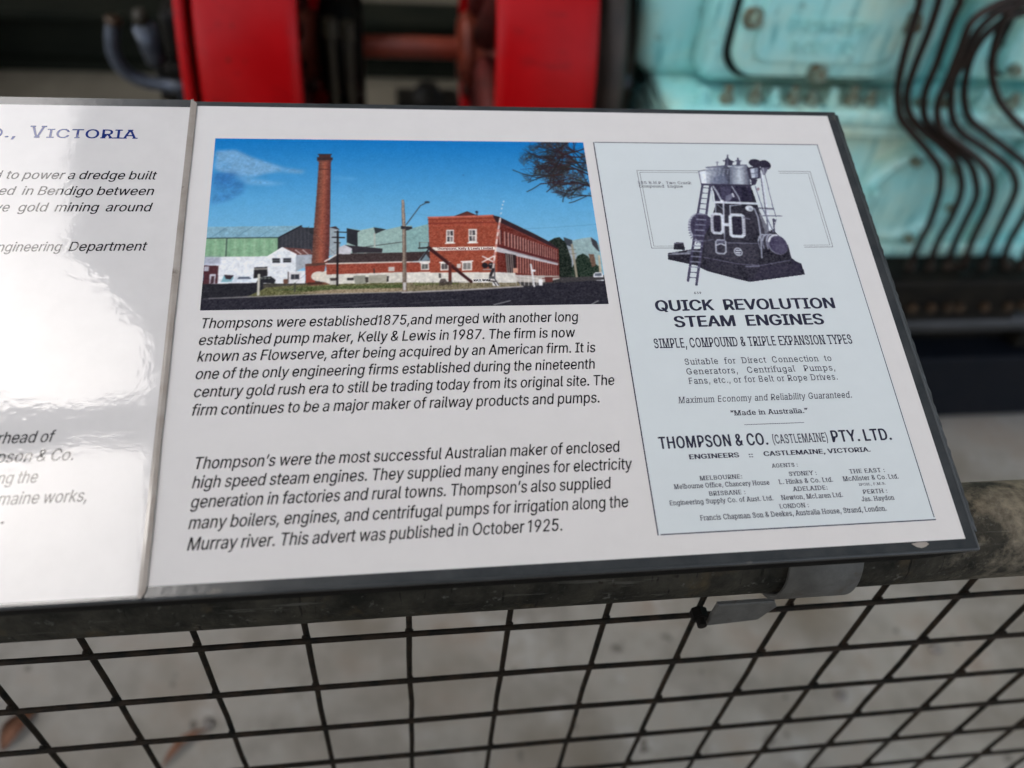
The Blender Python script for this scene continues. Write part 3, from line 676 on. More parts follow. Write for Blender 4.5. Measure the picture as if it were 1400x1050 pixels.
('l',[(201.9,38.4),(201.3,31.6)],2.0765603853838375,(58,34,40),dict(a=0.8)),
('l',[(200.4,27.5),(199.6,19.8)],2.5957004817297973,(200,140,126),dict(a=0.8)),
('l',[(200.7,27.0),(200.0,19.8)],2.0765603853838375,(60,34,38),dict(a=0.8)),
('l',[(202.9,38.4),(202.2,31.1)],2.5,(196,150,140),dict(a=0.85)),
('l',[(203.2,37.9),(202.5,31.1)],2.0,(58,34,40),dict(a=0.8)),
('l',[(201.6,27.1),(200.9,19.7)],2.5,(200,140,126),dict(a=0.8)),
('l',[(201.9,26.6),(201.3,19.7)],2.0,(60,34,38),dict(a=0.8)),
('p',[(166.5,41.2),(203.0,29.0),(202.8,27.4),(166.2,37.7)],(186,182,186),dict()),
('l',[(173.4,38.4),(202.9,28.7)],2,(90,80,90),dict()),
('p',[(167.5,42.5),(203.2,30.8),(203.0,29.5),(167.4,41.2)],(84,36,40),dict()),
('p',[(171.7,36.5),(178.1,34.9),(176.8,22.3),(171.7,22.7)],(46,36,38),dict()),
('l',[(172.3,35.7),(172.0,21.1)],3,(176,158,150),dict(a=0.8)),
('l',[(173.4,35.7),(173.1,21.1)],3,(176,158,150),dict(a=0.8)),
('l',[(174.8,35.7),(174.4,21.1)],3,(176,158,150),dict(a=0.8)),
('l',[(175.9,35.7),(175.5,21.0)],3,(176,158,150),dict(a=0.8)),
('p',[(166.0,23.0),(176.6,22.3),(176.6,15.5),(165.4,15.7)],(206,202,194),dict()),
('p',[(176.4,21.0),(202.9,19.9),(202.6,17.8),(192.1,15.3),(176.4,16.1)],(176,168,160),dict()),
('p',[(128.8,40.9),(166.0,41.2),(165.8,38.9),(128.7,38.5)],(226,216,204),dict()),
('l',[(128.7,38.2),(165.8,38.6)],3,(140,60,50),dict()),
('p',[(137.6,53.6),(142.2,53.6),(141.6,43.8),(137.0,43.7)],(224,216,208),dict()),
('p',[(151.0,54.0),(156.1,54.1),(155.4,44.0),(150.4,43.7)],(224,216,208),dict()),
('p',[(138.2,52.8),(139.6,52.8),(139.5,49.2),(138.0,49.3)],(128,116,116),dict()),
('p',[(138.0,48.6),(139.4,48.6),(139.2,45.0),(137.8,45.0)],(70,64,70),dict()),
('p',[(140.1,52.8),(141.6,52.8),(141.4,49.2),(139.9,49.2)],(70,64,70),dict()),
('p',[(139.9,48.6),(141.3,48.6),(141.1,45.0),(139.7,45.0)],(128,116,116),dict()),
('p',[(151.5,53.2),(153.0,53.2),(152.8,49.6),(151.3,49.6)],(128,116,116),dict()),
('p',[(151.2,48.9),(152.7,48.9),(152.5,45.3),(151.0,45.4)],(70,64,70),dict()),
('p',[(153.4,53.2),(154.9,53.2),(154.7,49.6),(153.2,49.6)],(70,64,70),dict()),
('p',[(153.2,48.9),(154.6,48.9),(154.4,45.3),(152.9,45.3)],(128,116,116),dict()),
('l',[(136.7,43.7),(142.1,43.9)],5,(228,220,212),dict()),
('l',[(150.0,43.9),(155.8,44.1)],5,(228,220,212),dict()),
('p',[(133.1,30.1),(137.8,30.2),(137.5,24.7),(132.8,24.5)],(222,214,206),dict()),
('p',[(145.7,30.6),(151.7,30.7),(151.3,24.5),(145.3,24.3)],(222,214,206),dict()),
('p',[(133.7,29.2),(137.1,29.3),(136.9,25.5),(133.5,25.4)],(84,78,80),dict()),
('p',[(146.4,29.6),(150.8,29.6),(150.5,25.4),(146.1,25.2)],(128,124,120),dict()),
('l',[(148.6,29.5),(148.3,25.3)],3,(200,194,188),dict()),
('l',[(135.3,29.3),(135.1,25.4)],2,(180,174,168),dict()),
('l',[(132.6,30.2),(138.3,30.6)],5,(230,224,216),dict()),
('l',[(145.2,30.6),(152.1,31.0)],5,(230,224,216),dict()),
('p',[(142.6,29.1),(145.0,29.2),(144.8,26.2),(142.4,26.1)],(198,186,178),dict()),
('p',[(131.7,22.7),(133.0,22.6),(132.9,19.5),(131.6,19.5)],(80,76,74),dict()),
('l',[(126.4,40.7),(150.2,16.7)],12,(62,30,32),dict()),
('l',[(126.6,42.1),(143.5,25.4)],2.5,(84,50,46),dict()),
('l',[(120.8,40.4),(127.5,40.7)],6,(44,36,40),dict()),
('l',[(121.2,44.5),(127.0,44.4)],2.5,(120,126,120),dict()),
('l',[(121.4,44.5),(121.3,40.2)],3,(60,56,56),dict()),
('l',[(126.7,44.4),(126.6,40.1)],3,(60,56,56),dict()),
('l',[(121.8,32.2),(126.5,39.6)],6,(50,48,54),dict()),
('l',[(138.6,29.4),(138.0,17.4)],11,(92,40,36),dict()),
('l',[(114.1,57.6),(122.9,71.5),(127.1,73.9)],4,(62,72,86),dict()),
('e',(127.1,74.1),1.6,0.8,(48,56,66),dict()),
('p',[(112.7,56.2),(117.7,54.8),(115.5,53.5),(113.1,52.9)],(44,48,54),dict()),
('p',[(111.6,76.0),(113.2,76.0),(113.7,53.7),(112.9,10.4),(110.5,10.4),(111.5,53.8)],(150,130,112),dict(n=8,hg=((112,98,88),(172,152,132),(100,84,76)))),
('p',[(110.7,56.5),(117.4,55.8),(117.3,54.3),(110.7,54.3)],(44,44,50),dict()),
('l',[(113.3,56.5),(111.9,14.2)],5,(80,70,66),dict(a=0.6)),
('p',[(110.9,16.7),(112.7,16.7),(112.3,11.4),(111.0,11.4)],(190,186,184),dict()),
('l',[(118.1,17.7),(117.3,13.1)],2,(150,140,126),dict(a=0.7)),
('l',[(120.3,17.0),(119.8,13.2)],2,(70,60,50),dict(a=0.7)),
('l',[(122.5,16.3),(122.4,13.3)],2,(70,60,50),dict(a=0.7)),
('l',[(123.7,17.2),(123.8,13.4)],2,(150,140,126),dict(a=0.7)),
('l',[(125.9,16.5),(126.4,13.4)],2,(70,60,50),dict(a=0.7)),
('l',[(128.2,17.4),(127.6,13.6)],2,(70,60,50),dict(a=0.7)),
('l',[(129.3,16.7),(129.0,13.7)],2,(150,140,126),dict(a=0.7)),
('l',[(131.5,16.1),(131.6,13.8)],2,(70,60,50),dict(a=0.7)),
('l',[(133.8,16.9),(134.2,13.8)],2,(70,60,50),dict(a=0.7)),
('l',[(134.9,16.3),(134.2,14.0)],2,(150,140,126),dict(a=0.7)),
('l',[(137.2,17.1),(136.8,12.8)],2,(70,60,50),dict(a=0.7)),
('l',[(138.3,16.5),(138.2,12.9)],2,(70,60,50),dict(a=0.7)),
('l',[(140.6,17.3),(140.8,13.0)],2,(150,140,126),dict(a=0.7)),
('l',[(142.9,16.7),(142.0,13.1)],2,(70,60,50),dict(a=0.7)),
('l',[(143.9,16.0),(143.4,13.2)],2,(70,60,50),dict(a=0.7)),
('l',[(146.3,16.9),(146.1,13.3)],2,(150,140,126),dict(a=0.7)),
('l',[(148.5,16.2),(148.7,13.4)],2,(70,60,50),dict(a=0.7)),
('l',[(149.7,17.1),(150.1,13.5)],2,(70,60,50),dict(a=0.7)),
('l',[(151.9,16.4),(151.3,13.6)],2,(150,140,126),dict(a=0.7)),
('l',[(154.2,15.7),(154.0,13.7)],2,(70,60,50),dict(a=0.7)),
('l',[(155.4,16.6),(155.3,12.5)],2,(70,60,50),dict(a=0.7)),
('l',[(157.6,15.9),(157.9,12.6)],2,(150,140,126),dict(a=0.7)),
('l',[(158.8,16.8),(157.9,12.7)],2,(70,60,50),dict(a=0.7)),
('l',[(161.1,16.2),(160.6,12.8)],2,(70,60,50),dict(a=0.7)),
('l',[(163.4,17.0),(163.2,12.9)],2,(150,140,126),dict(a=0.7)),
('l',[(164.5,16.4),(164.7,13.0)],2,(70,60,50),dict(a=0.7)),
('l',[(114.8,15.4),(146.2,16.5)],2,(110,104,96),dict(a=0.8)),
('p',[(131.5,16.2),(132.7,18.8),(135.2,19.0),(136.4,16.6),(138.9,18.1),(139.4,15.0),(132.0,14.1)],(60,50,48),dict(n=10,a=0.8)),
('l',[(165.1,35.8),(164.1,17.0)],5,(90,90,94),dict()),
('l',[(157.7,30.2),(164.5,34.2)],6,(222,214,210),dict(a=0.85)),
('l',[(158.2,34.2),(164.2,30.4)],6,(222,214,210),dict(a=0.85)),
('e',(159.1,27.8),1.8,2.0,(36,34,40),dict()),
('e',(162.9,27.5),1.9,2.3,(34,32,38),dict()),
('e',(162.5,28.5),0.9,0.5,(120,120,126),dict()),
('l',[(157.8,24.9),(163.4,25.1)],4,(150,146,146),dict()),
('p',[(151.2,18.2),(162.5,18.6),(162.3,16.3),(151.0,15.9)],(226,222,220),dict()),
('p',[(162.9,18.6),(164.2,18.6),(167.0,13.9),(165.6,13.1)],(225,222,220),dict()),
('p',[(162.5,16.3),(163.8,16.5),(165.4,13.4),(162.7,13.7)],(225,222,220),dict()),
('l',[(163.2,16.5),(164.7,13.6)],4,(50,48,52),dict()),
('l',[(164.2,18.3),(166.3,13.9)],4,(50,48,52),dict()),
('l',[(170.9,61.9),(169.0,53.5),(165.9,37.1),(163.9,26.5),(162.0,21.2)],7,(224,208,200),dict(a=0.9)),
('l',[(174.1,75.0),(173.9,74.4)],5,(206,206,210),dict(a=0.8)),
('l',[(172.5,69.7),(172.3,69.0)],5,(206,206,210),dict(a=0.8)),
('l',[(171.8,66.1),(171.5,65.3)],5,(206,206,210),dict(a=0.8)),
('l',[(173.2,72.5),(173.1,71.8)],5,(206,206,210),dict(a=0.8)),
('l',[(170.2,58.5),(169.8,57.1)],6.5,(190,104,92),dict(a=0.75)),
('l',[(169.1,53.5),(168.7,52.1)],6.5,(190,104,92),dict(a=0.75)),
('l',[(168.1,48.3),(167.8,46.9)],6.5,(190,104,92),dict(a=0.75)),
('l',[(167.0,42.5),(166.6,41.2)],6.5,(190,104,92),dict(a=0.75)),
('l',[(165.8,36.6),(165.5,35.2)],6.5,(190,104,92),dict(a=0.75)),
('l',[(164.8,30.7),(164.5,29.4)],6.5,(190,104,92),dict(a=0.75)),
('l',[(163.8,25.1),(161.9,20.7)],10,(44,40,44),dict()),
('l',[(160.0,17.3),(164.9,16.5)],5,(60,54,54),dict()),
('p',[(161.0,20.5),(164.1,20.1),(163.8,18.3),(160.7,18.6)],(80,78,80),dict()),
('l',[(177.1,21.0),(176.5,13.7)],2.5,(206,200,196),dict(a=0.9)),
('l',[(179.5,20.7),(178.9,13.7)],2.5,(206,200,196),dict(a=0.9)),
('l',[(182.0,20.3),(181.3,13.7)],2.5,(206,200,196),dict(a=0.9)),
('l',[(184.4,20.0),(183.8,13.6)],2.5,(206,200,196),dict(a=0.9)),
('l',[(186.8,19.6),(186.2,13.6)],2.5,(206,200,196),dict(a=0.9)),
('l',[(189.3,19.2),(188.7,13.5)],2.5,(206,200,196),dict(a=0.9)),
('l',[(191.9,18.7),(191.4,13.5)],2.5,(206,200,196),dict(a=0.9)),
('l',[(176.4,20.5),(192.4,17.7)],3,(206,200,196),dict()),
('l',[(176.2,18.2),(192.2,16.1)],2.5,(196,190,186),dict()),
('p',[(190.0,17.7),(192.5,17.4),(192.0,13.2),(189.8,13.5)],(222,220,220),dict()),
('l',[(186.5,28.2),(187.1,13.0)],7,(206,206,206),dict()),
('p',[(175.7,25.8),(178.2,25.8),(177.9,22.3),(175.4,22.4)],(206,150,126),dict()),
('e',(187.9,23.8),1.1,0.8,(220,220,224),dict()),
('l',[(167.0,14.6),(175.8,14.3)],2,(170,164,156),dict(a=0.7)),
('l',[(192.4,18.2),(202.8,19.1)],4,(120,70,64),dict()),
('p',[(193.8,19.2),(198.7,19.2),(198.4,15.8),(193.9,15.8)],(104,52,48),dict()),
('p',[(210.7,44.7),(220.3,46.9),(225.8,47.7),(229.8,42.1),(229.4,20.4),(207.9,20.6)],(140,166,168),dict(n=4)),
('p',[(208.5,47.8),(213.6,45.6),(212.7,35.3),(208.5,35.4)],(60,66,74),dict()),
('p',[(209.3,42.2),(213.1,40.1),(214.8,35.3),(214.3,25.9),(208.6,25.9)],(150,160,168),dict()),
('p',[(225.3,47.7),(228.7,44.6),(229.5,36.6),(228.1,38.2),(225.6,42.1)],(58,58,66),dict()),
('p',[(198.9,44.8),(202.9,47.2),(206.0,47.8),(209.3,43.9),(210.1,39.5),(211.5,31.3),(210.6,19.0),(202.7,19.1),(204.4,39.5)],(34,42,36),dict(n=12)),
('p',[(215.3,34.0),(219.0,35.8),(221.6,33.9),(224.0,29.8),(228.3,25.7),(228.4,19.6),(210.6,19.0),(210.7,24.6)],(38,52,42),dict(n=14)),
('p',[(222.4,35.3),(225.8,35.2),(225.9,27.1),(223.4,25.8)],(110,84,70),dict(n=8)),
('l',[(213.0,42.2),(213.2,19.2)],8,(150,142,122),dict()),
('l',[(210.9,38.4),(214.9,38.9)],3,(120,116,104),dict()),
('l',[(210.8,35.4),(214.8,35.9)],3,(120,116,104),dict()),
('l',[(228.7,33.8),(227.9,21.4)],8,(180,166,140),dict()),
('p',[(222.7,16.5),(223.7,21.0),(225.1,22.3),(228.7,22.2),(229.4,20.6),(229.5,16.1)],(222,222,226),dict()),
('p',[(224.5,21.5),(228.4,21.6),(228.6,19.6),(224.0,19.4)],(96,104,116),dict()),
('l',[(223.0,17.3),(229.7,17.2)],3,(90,84,84),dict()),
('p',[(209.7,16.1),(210.6,17.9),(213.4,19.0),(216.6,18.7),(217.4,16.0)],(206,202,206),dict()),
('p',[(211.3,17.9),(213.4,18.7),(215.9,18.4),(216.5,17.6)],(84,84,96),dict()),
('l',[(209.7,16.1),(217.4,16.0)],3,(50,46,50),dict()),
('p',[(202.7,18.6),(210.0,19.0),(230.0,18.7),(229.7,16.9),(203.9,15.1)],(62,60,62),dict(n=6)),
('l',[(183.9,54.0),(202.6,55.0),(229.9,57.2)],1.5,(60,110,150),dict(a=0.55)),
('l',[(111.9,66.2),(134.3,63.4)],1,(60,110,150),dict(a=0.4)),
('e',(156.8,66.7),0.9,1.0,(44,60,90),dict()),
('l',[(156.8,66.7),(156.9,63.9)],3,(50,50,60),dict()),
('e',(150.4,95.1),0.7,0.4,(50,110,170),dict())]
ENG = [
('p',[(30.1,35.78),(46.69,38.62),(52.59,38.84),(51.83,22.74),(50.03,25.41),(29.28,30.97)],(45,44,53),dict(n=5)),
('p',[(34.03,38.31),(35.32,43.06),(37.1,43.87),(41.26,43.56),(41.69,39.47),(41.4,37.85)],(45,44,53),dict(n=5)),
('l',[(35.27,42.79),(41.21,43.29)],3,(120,118,136),dict()),
('p',[(32.23,36.03),(45.95,37.81),(47.5,36.71),(44.87,35.11),(33.16,34.68)],(150,156,170),dict(a=0.7)),
('p',[(36.46,36.94),(42.98,37.56),(42.15,36.22),(36.82,35.72)],(45,44,53),dict()),
('l',[(30.27,34.71),(44.87,35.11)],3,(150,152,166),dict(a=0.8)),
('e',(55.68,53.71),9.3,12.41,(168,172,186),dict()),
('e',(56.63,53.71),8.59,11.84,(62,58,78),dict(n=4)),
('l',[(54.08,63.92),(53.89,65.08)],3,(96,94,112),dict()),
('l',[(52.63,62.94),(52.28,63.98)],3,(96,94,112),dict()),
('l',[(51.28,61.67),(50.77,62.57)],3,(96,94,112),dict()),
('l',[(50.06,60.17),(49.41,60.9)],3,(96,94,112),dict()),
('l',[(49.02,58.47),(48.25,59.01)],3,(96,94,112),dict()),
('l',[(48.18,56.64),(47.32,56.96)],3,(96,94,112),dict()),
('l',[(47.58,54.72),(46.65,54.83)],3,(96,94,112),dict()),
('l',[(47.22,52.78),(46.26,52.67)],3,(96,94,112),dict()),
('l',[(47.12,50.87),(46.15,50.55)],3,(96,94,112),dict()),
('l',[(47.28,49.05),(46.32,48.53)],3,(96,94,112),dict()),
('l',[(47.69,47.38),(46.78,46.68)],3,(96,94,112),dict()),
('l',[(48.34,45.91),(47.51,45.04)],3,(96,94,112),dict()),
('l',[(49.21,44.67),(48.48,43.66)],3,(96,94,112),dict()),
('l',[(50.27,43.71),(49.66,42.59)],3,(96,94,112),dict()),
('p',[(68.07,87.65),(94.79,88.07),(95.4,81.25),(96.1,68.83),(98.88,54.1),(103.09,51.26),(109.2,41.16),(109.05,31.53),(111.09,29.05),(114.46,27.11),(114.95,19.02),(77.98,14.08),(70.84,16.16),(52.65,22.2),(47.48,25.44),(47.11,32.13),(52.59,38.84),(55.48,47.74),(62.28,58.18),(65.16,66.69),(67.76,72.44),(68.51,81.17)],(45,44,53),dict(n=6)),
('p',[(68.07,87.65),(94.79,88.07),(92.87,75.37),(68.22,74.75),(68.51,81.17)],(52,49,68),dict(n=6)),
('p',[(74.12,87.08),(81.54,87.12),(77.86,75.35),(72.24,74.76)],(84,82,104),dict(f=2,a=0.6)),
('p',[(87.75,87.14),(91.48,87.16),(92.13,75.95),(86.46,75.36)],(40,38,54),dict(f=2)),
('l',[(69.19,87.06),(70.77,82.64),(72.23,76.5)],5,(196,202,214),dict(a=0.8)),
('l',[(81.66,87.71),(84.62,78.28),(84.85,72.45)],3,(170,176,190),dict()),
('l',[(67.38,84.1),(66.87,75.33),(72.72,68.12)],2.5,(150,156,172),dict(a=0.8)),
('p',[(76.25,79.43),(81.05,81.79),(81.48,79.74),(78.17,75.64),(75.11,75.05)],(110,110,130),dict()),
('l',[(81.05,81.21),(81.3,78.86)],4,(210,214,222),dict()),
('p',[(55.35,47.05),(61.82,49.78),(70.22,44.19),(88.98,42.41),(86.88,27.68),(74.13,28.9),(52.83,33.96)],(74,72,84),dict(f=4,a=0.55)),
('p',[(53.64,32.06),(73.62,26.48),(71.93,18.52),(52.96,23.79)],(66,64,76),dict(f=4,a=0.5)),
('p',[(75.74,25.39),(104.97,28.57),(110.23,20.69),(78.47,16.31)],(62,60,72),dict(f=4,a=0.5)),
('p',[(65.16,66.69),(75.45,69.56),(92.25,68.11),(94.27,55.25),(84.55,44.1),(61.27,47.01)],(62,60,72),dict(f=4,a=0.45)),
('p',[(95.61,66.66),(99.54,51.7),(100.19,44.0),(92.9,38.52),(91.8,49.63)],(80,78,92),dict(f=3,a=0.5)),
('p',[(61.73,99.56),(66.87,100.51),(64.92,89.12),(62.27,89.4),(61.28,89.4)],(222,228,236),dict()),
('l',[(61.73,99.56),(66.62,100.5)],2.5,(45,44,53),dict()),
('l',[(61.73,99.56),(61.47,89.1)],3,(96,96,112),dict()),
('l',[(61.47,89.1),(65.16,89.12)],3,(90,90,108),dict()),
('p',[(67.03,102.63),(81.35,104.27),(83.79,102.77),(80.61,88.6),(65.05,88.52)],(150,160,178),dict(hg=((186,192,202),(118,124,140),(60,60,74)))),
('p',[(83.67,103.38),(95.34,105.01),(96.6,103.79),(94.86,88.37),(80.55,88.3)],(184,196,212),dict(hg=((98,104,120),(188,196,206),(80,82,98)))),
('p',[(70.66,94.52),(78.73,97.58),(80.61,88.6),(68.25,88.54)],(110,116,138),dict(f=3,a=0.6)),
('e',(68.66,102.03),0.62,0.61,(176,186,202),dict(a=0.5)),
('e',(75.77,95.9),0.63,0.6,(104,112,134),dict(a=0.5)),
('e',(71.34,101.75),0.63,0.61,(176,186,202),dict(a=0.5)),
('e',(78.45,95.62),0.62,0.6,(104,112,134),dict(a=0.5)),
('e',(74.03,101.47),0.62,0.61,(176,186,202),dict(a=0.5)),
('e',(81.13,95.33),0.63,0.61,(104,112,134),dict(a=0.5)),
('e',(76.72,101.19),0.62,0.61,(176,186,202),dict(a=0.5)),
('e',(69.88,94.96),0.62,0.6,(104,112,134),dict(a=0.5)),
('e',(79.41,100.91),0.62,0.61,(176,186,202),dict(a=0.5)),
('e',(72.55,94.68),0.62,0.6,(104,112,134),dict(a=0.5)),
('e',(82.1,100.63),0.63,0.6,(176,186,202),dict(a=0.5)),
('e',(75.22,94.39),0.62,0.6,(104,112,134),dict(a=0.5)),
('e',(70.8,100.23),0.62,0.61,(176,186,202),dict(a=0.5)),
('e',(77.9,94.11),0.62,0.6,(104,112,134),dict(a=0.5)),
('e',(73.48,99.95),0.62,0.61,(176,186,202),dict(a=0.5)),
('e',(80.57,93.83),0.62,0.6,(104,112,134),dict(a=0.5)),
('e',(76.16,99.67),0.62,0.61,(176,186,202),dict(a=0.5)),
('e',(69.34,93.46),0.62,0.6,(104,112,134),dict(a=0.5)),
('e',(78.85,99.39),0.62,0.61,(176,186,202),dict(a=0.5)),
('e',(72.0,93.18),0.62,0.6,(104,112,134),dict(a=0.5)),
('e',(81.54,99.11),0.62,0.6,(176,186,202),dict(a=0.5)),
('e',(74.67,92.89),0.62,0.6,(104,112,134),dict(a=0.5)),
('e',(70.25,98.72),0.62,0.61,(176,186,202),dict(a=0.5)),
('e',(77.34,92.61),0.62,0.6,(104,112,134),dict(a=0.5)),
('e',(72.93,98.44),0.62,0.6,(176,186,202),dict(a=0.5)),
('e',(80.01,92.33),0.63,0.6,(104,112,134),dict(a=0.5)),
('e',(75.61,98.16),0.62,0.6,(176,186,202),dict(a=0.5)),
('e',(68.8,91.96),0.62,0.6,(104,112,134),dict(a=0.5)),
('e',(78.29,97.87),0.62,0.61,(176,186,202),dict(a=0.5)),
('e',(71.46,91.68),0.62,0.6,(104,112,134),dict(a=0.5)),
('e',(80.97,97.59),0.63,0.61,(176,186,202),dict(a=0.5)),
('e',(74.12,91.4),0.62,0.59,(104,112,134),dict(a=0.5)),
('e',(69.7,97.21),0.63,0.6,(176,186,202),dict(a=0.5)),
('e',(76.79,91.11),0.62,0.6,(104,112,134),dict(a=0.5)),
('e',(72.38,96.93),0.62,0.6,(176,186,202),dict(a=0.5)),
('e',(79.46,90.83),0.62,0.6,(104,112,134),dict(a=0.5)),
('e',(75.05,96.65),0.63,0.6,(176,186,202),dict(a=0.5)),
('e',(68.26,90.47),0.61,0.6,(104,112,134),dict(a=0.5)),
('e',(77.73,96.36),0.63,0.61,(176,186,202),dict(a=0.5)),
('e',(70.92,90.19),0.61,0.59,(104,112,134),dict(a=0.5)),
('l',[(67.28,102.63),(81.35,104.27),(95.6,105.01)],4,(92,94,112),dict()),
('l',[(66.76,99.9),(83.23,101.24),(95.94,101.95)],2,(112,116,136),dict(a=0.8)),
('l',[(62.1,88.51),(94.79,88.07)],6,(58,56,74),dict()),
('p',[(80.4,104.57),(81.97,109.79),(82.86,110.42),(83.68,113.21),(84.76,113.53),(84.63,110.44),(85.38,109.21),(86.96,108.3),(85.94,104.62)],(62,60,78),dict()),
('l',[(80.4,108.24),(87.27,107.39)],5,(62,60,78),dict()),
('l',[(84.25,113.52),(82.35,104.28)],4,(120,124,140),dict(a=0.6)),
('p',[(88.52,104.95),(89.49,108.33),(90.33,111.11),(91.34,111.12),(91.33,108.66),(92.21,108.05),(91.3,104.97)],(84,84,102),dict()),
('l',[(88.73,108.32),(92.53,108.36)],4,(84,84,102),dict()),
('l',[(76.0,107.58),(75.2,103.61)],3.5,(110,112,128),dict()),
('l',[(74.87,106.96),(76.88,106.98)],3,(110,112,128),dict()),
('p',[(95.38,102.87),(104.27,104.17),(104.67,101.41),(102.45,93.81),(95.71,92.27),(94.94,96.18)],(58,55,72),dict()),
('p',[(97.39,101.66),(102.91,102.62),(101.4,94.71),(96.73,94.08)],(196,204,216),dict()),
('p',[(100.17,101.68),(102.91,102.62),(101.4,94.71),(99.31,94.39)],(128,134,152),dict()),
('l',[(97.28,97.71),(101.96,98.35)],3,(100,104,122),dict()),
('e',(102.02,106.6),4.59,3.41,(46,43,58),dict()),
('e',(108.55,105.13),3.96,4.17,(46,43,58),dict()),
('p',[(102.5,108.77),(110.02,108.22),(109.03,103.9),(101.55,104.45)],(52,49,64),dict()),
('p',[(104.5,102.94),(110.61,102.99),(107.78,98.39),(106.6,96.56),(105.34,96.55),(105.13,98.98)],(92,90,108),dict()),
('l',[(106.4,102.35),(106.05,97.47)],3,(160,164,178),dict()),
('p',[(95.84,92.87),(100.74,92.9),(98.23,88.38),(95.35,87.77)],(60,57,74),dict()),
('l',[(103.66,98.06),(98.57,51.7)],4,(100,102,120),dict()),
('l',[(104.67,98.06),(99.71,52.4)],5,(214,220,228),dict()),
('l',[(106.67,96.86),(105.91,70.72)],3,(96,98,116),dict()),
('l',[(97.72,87.19),(98.81,68.83),(101.88,51.26)],4,(120,124,142),dict()),
('l',[(98.87,84.52),(99.56,85.41)],8,(150,130,140),dict()),
('l',[(95.1,69.84),(106.07,69.26)],4,(74,72,90),dict()),
('l',[(96.07,68.69),(105.86,68.39)],2,(160,164,176),dict()),
('l',[(106.09,70.43),(106.31,62.91)],3,(90,92,110),dict()),
('l',[(97.17,63.79),(110.39,63.48)],4,(110,112,128),dict()),
('e',(104.23,60.33),1.23,1.44,(84,82,100),dict()),
('l',[(103.79,59.48),(102.5,51.82)],5,(70,68,86),dict()),
('l',[(106.15,61.19),(102.71,53.8)],2,(110,112,126),dict()),
('p',[(95.45,68.11),(97.41,68.11),(98.82,51.7),(96.03,49.61)],(206,212,222),dict(a=0.35)),
('l',[(68.16,74.46),(95.87,73.33)],7,(206,212,222),dict()),
('l',[(67.87,73.02),(95.06,71.88)],2,(40,38,52),dict()),
('e',(72.73,75.34),1.22,0.87,(226,230,236),dict()),
('e',(89.87,69.55),2.7,2.32,(206,212,220),dict()),
('e',(90.73,68.98),1.22,1.15,(150,156,170),dict()),
('l',[(73.23,73.02),(68.97,49.75)],4,(186,190,204),dict()),
('l',[(77.39,71.87),(76.26,65.25)],3,(176,182,196),dict()),
('l',[(67.81,72.73),(66.57,65.26)],3,(150,154,170),dict()),
('l',[(77.33,71.58),(84.61,72.45)],2.5,(170,176,190),dict()),
('l',[(65.24,65.26),(69.41,64.97),(70.39,63.83),(68.29,51.7),(66.82,50.31),(62.7,50.61),(61.73,51.73),(63.75,63.84),(65.24,65.26)],8,(206,212,222),dict()),
('p',[(65.86,64.12),(68.46,63.83),(69.44,62.69),(67.8,52.82),(66.33,51.43),(63.76,51.72),(62.78,52.84),(64.37,62.7),(65.86,64.12)],(48,45,60),dict(n=4)),
('l',[(77.2,64.53),(83.34,64.24),(84.31,63.09),(81.91,49.12),(80.41,47.73),(74.36,48.05),(73.4,49.17),(75.69,63.11),(77.2,64.53)],9,(206,212,222),dict()),
('p',[(77.9,63.24),(82.09,62.95),(83.07,61.81),(81.22,50.38),(79.72,48.99),(75.58,49.29),(74.62,50.41),(76.4,61.82),(77.9,63.24)],(46,43,58),dict(n=4)),
('l',[(63.45,64.12),(64.41,64.12)],2,(96,94,112),dict()),
('l',[(83.92,62.95),(85.01,62.95)],2,(96,94,112),dict()),
('l',[(63.2,62.84),(64.16,62.84)],2,(96,94,112),dict()),
('l',[(83.7,61.67),(84.8,61.66)],2,(96,94,112),dict()),
('l',[(62.95,61.57),(63.91,61.56)],2,(96,94,112),dict()),
('l',[(83.46,60.24),(84.55,60.24)],2,(96,94,112),dict()),
('l',[(62.7,60.29),(63.66,60.29)],2,(96,94,112),dict()),
('l',[(83.25,58.96),(84.34,58.96)],2,(96,94,112),dict()),
('l',[(62.57,59.02),(63.53,59.02)],2,(96,94,112),dict()),
('l',[(83.0,57.55),(84.09,57.54)],2,(96,94,112),dict()),
('l',[(62.32,57.75),(63.28,57.75)],2,(96,94,112),dict()),
('l',[(82.79,56.28),(83.88,56.27)],2,(96,94,112),dict()),
('l',[(62.07,56.49),(63.03,56.49)],2,(96,94,112),dict()),
('l',[(82.55,54.87),(83.63,54.86)],2,(96,94,112),dict()),
('l',[(61.94,55.23),(62.9,55.22)],2,(96,94,112),dict()),
('l',[(82.33,53.6),(83.42,53.6)],2,(96,94,112),dict()),
('l',[(61.69,53.97),(62.65,53.96)],2,(96,94,112),dict()),
('l',[(82.09,52.2),(83.18,52.19)],2,(96,94,112),dict()),
('l',[(61.44,52.71),(62.4,52.71)],2,(96,94,112),dict()),
('l',[(81.88,50.94),(82.97,50.93)],2,(96,94,112),dict()),
('l',[(61.32,51.45),(62.27,51.45)],2,(96,94,112),dict()),
('l',[(81.64,49.54),(82.72,49.53)],2,(96,94,112),dict()),
('l',[(70.94,57.02),(74.49,56.73)],10,(206,212,222),dict()),
('l',[(69.21,49.74),(67.91,43.38)],3,(130,132,150),dict()),
('l',[(84.65,62.38),(88.23,60.94)],3,(120,120,138),dict()),
('l',[(63.79,45.34),(67.77,45.04),(68.74,43.93),(67.41,36.27),(65.95,34.92),(62.0,35.23),(61.04,36.32),(62.33,43.97),(63.79,45.34)],4,(168,172,186),dict()),
('l',[(62.02,41.23),(65.37,42.57),(68.12,40.91)],4,(190,194,206),dict()),
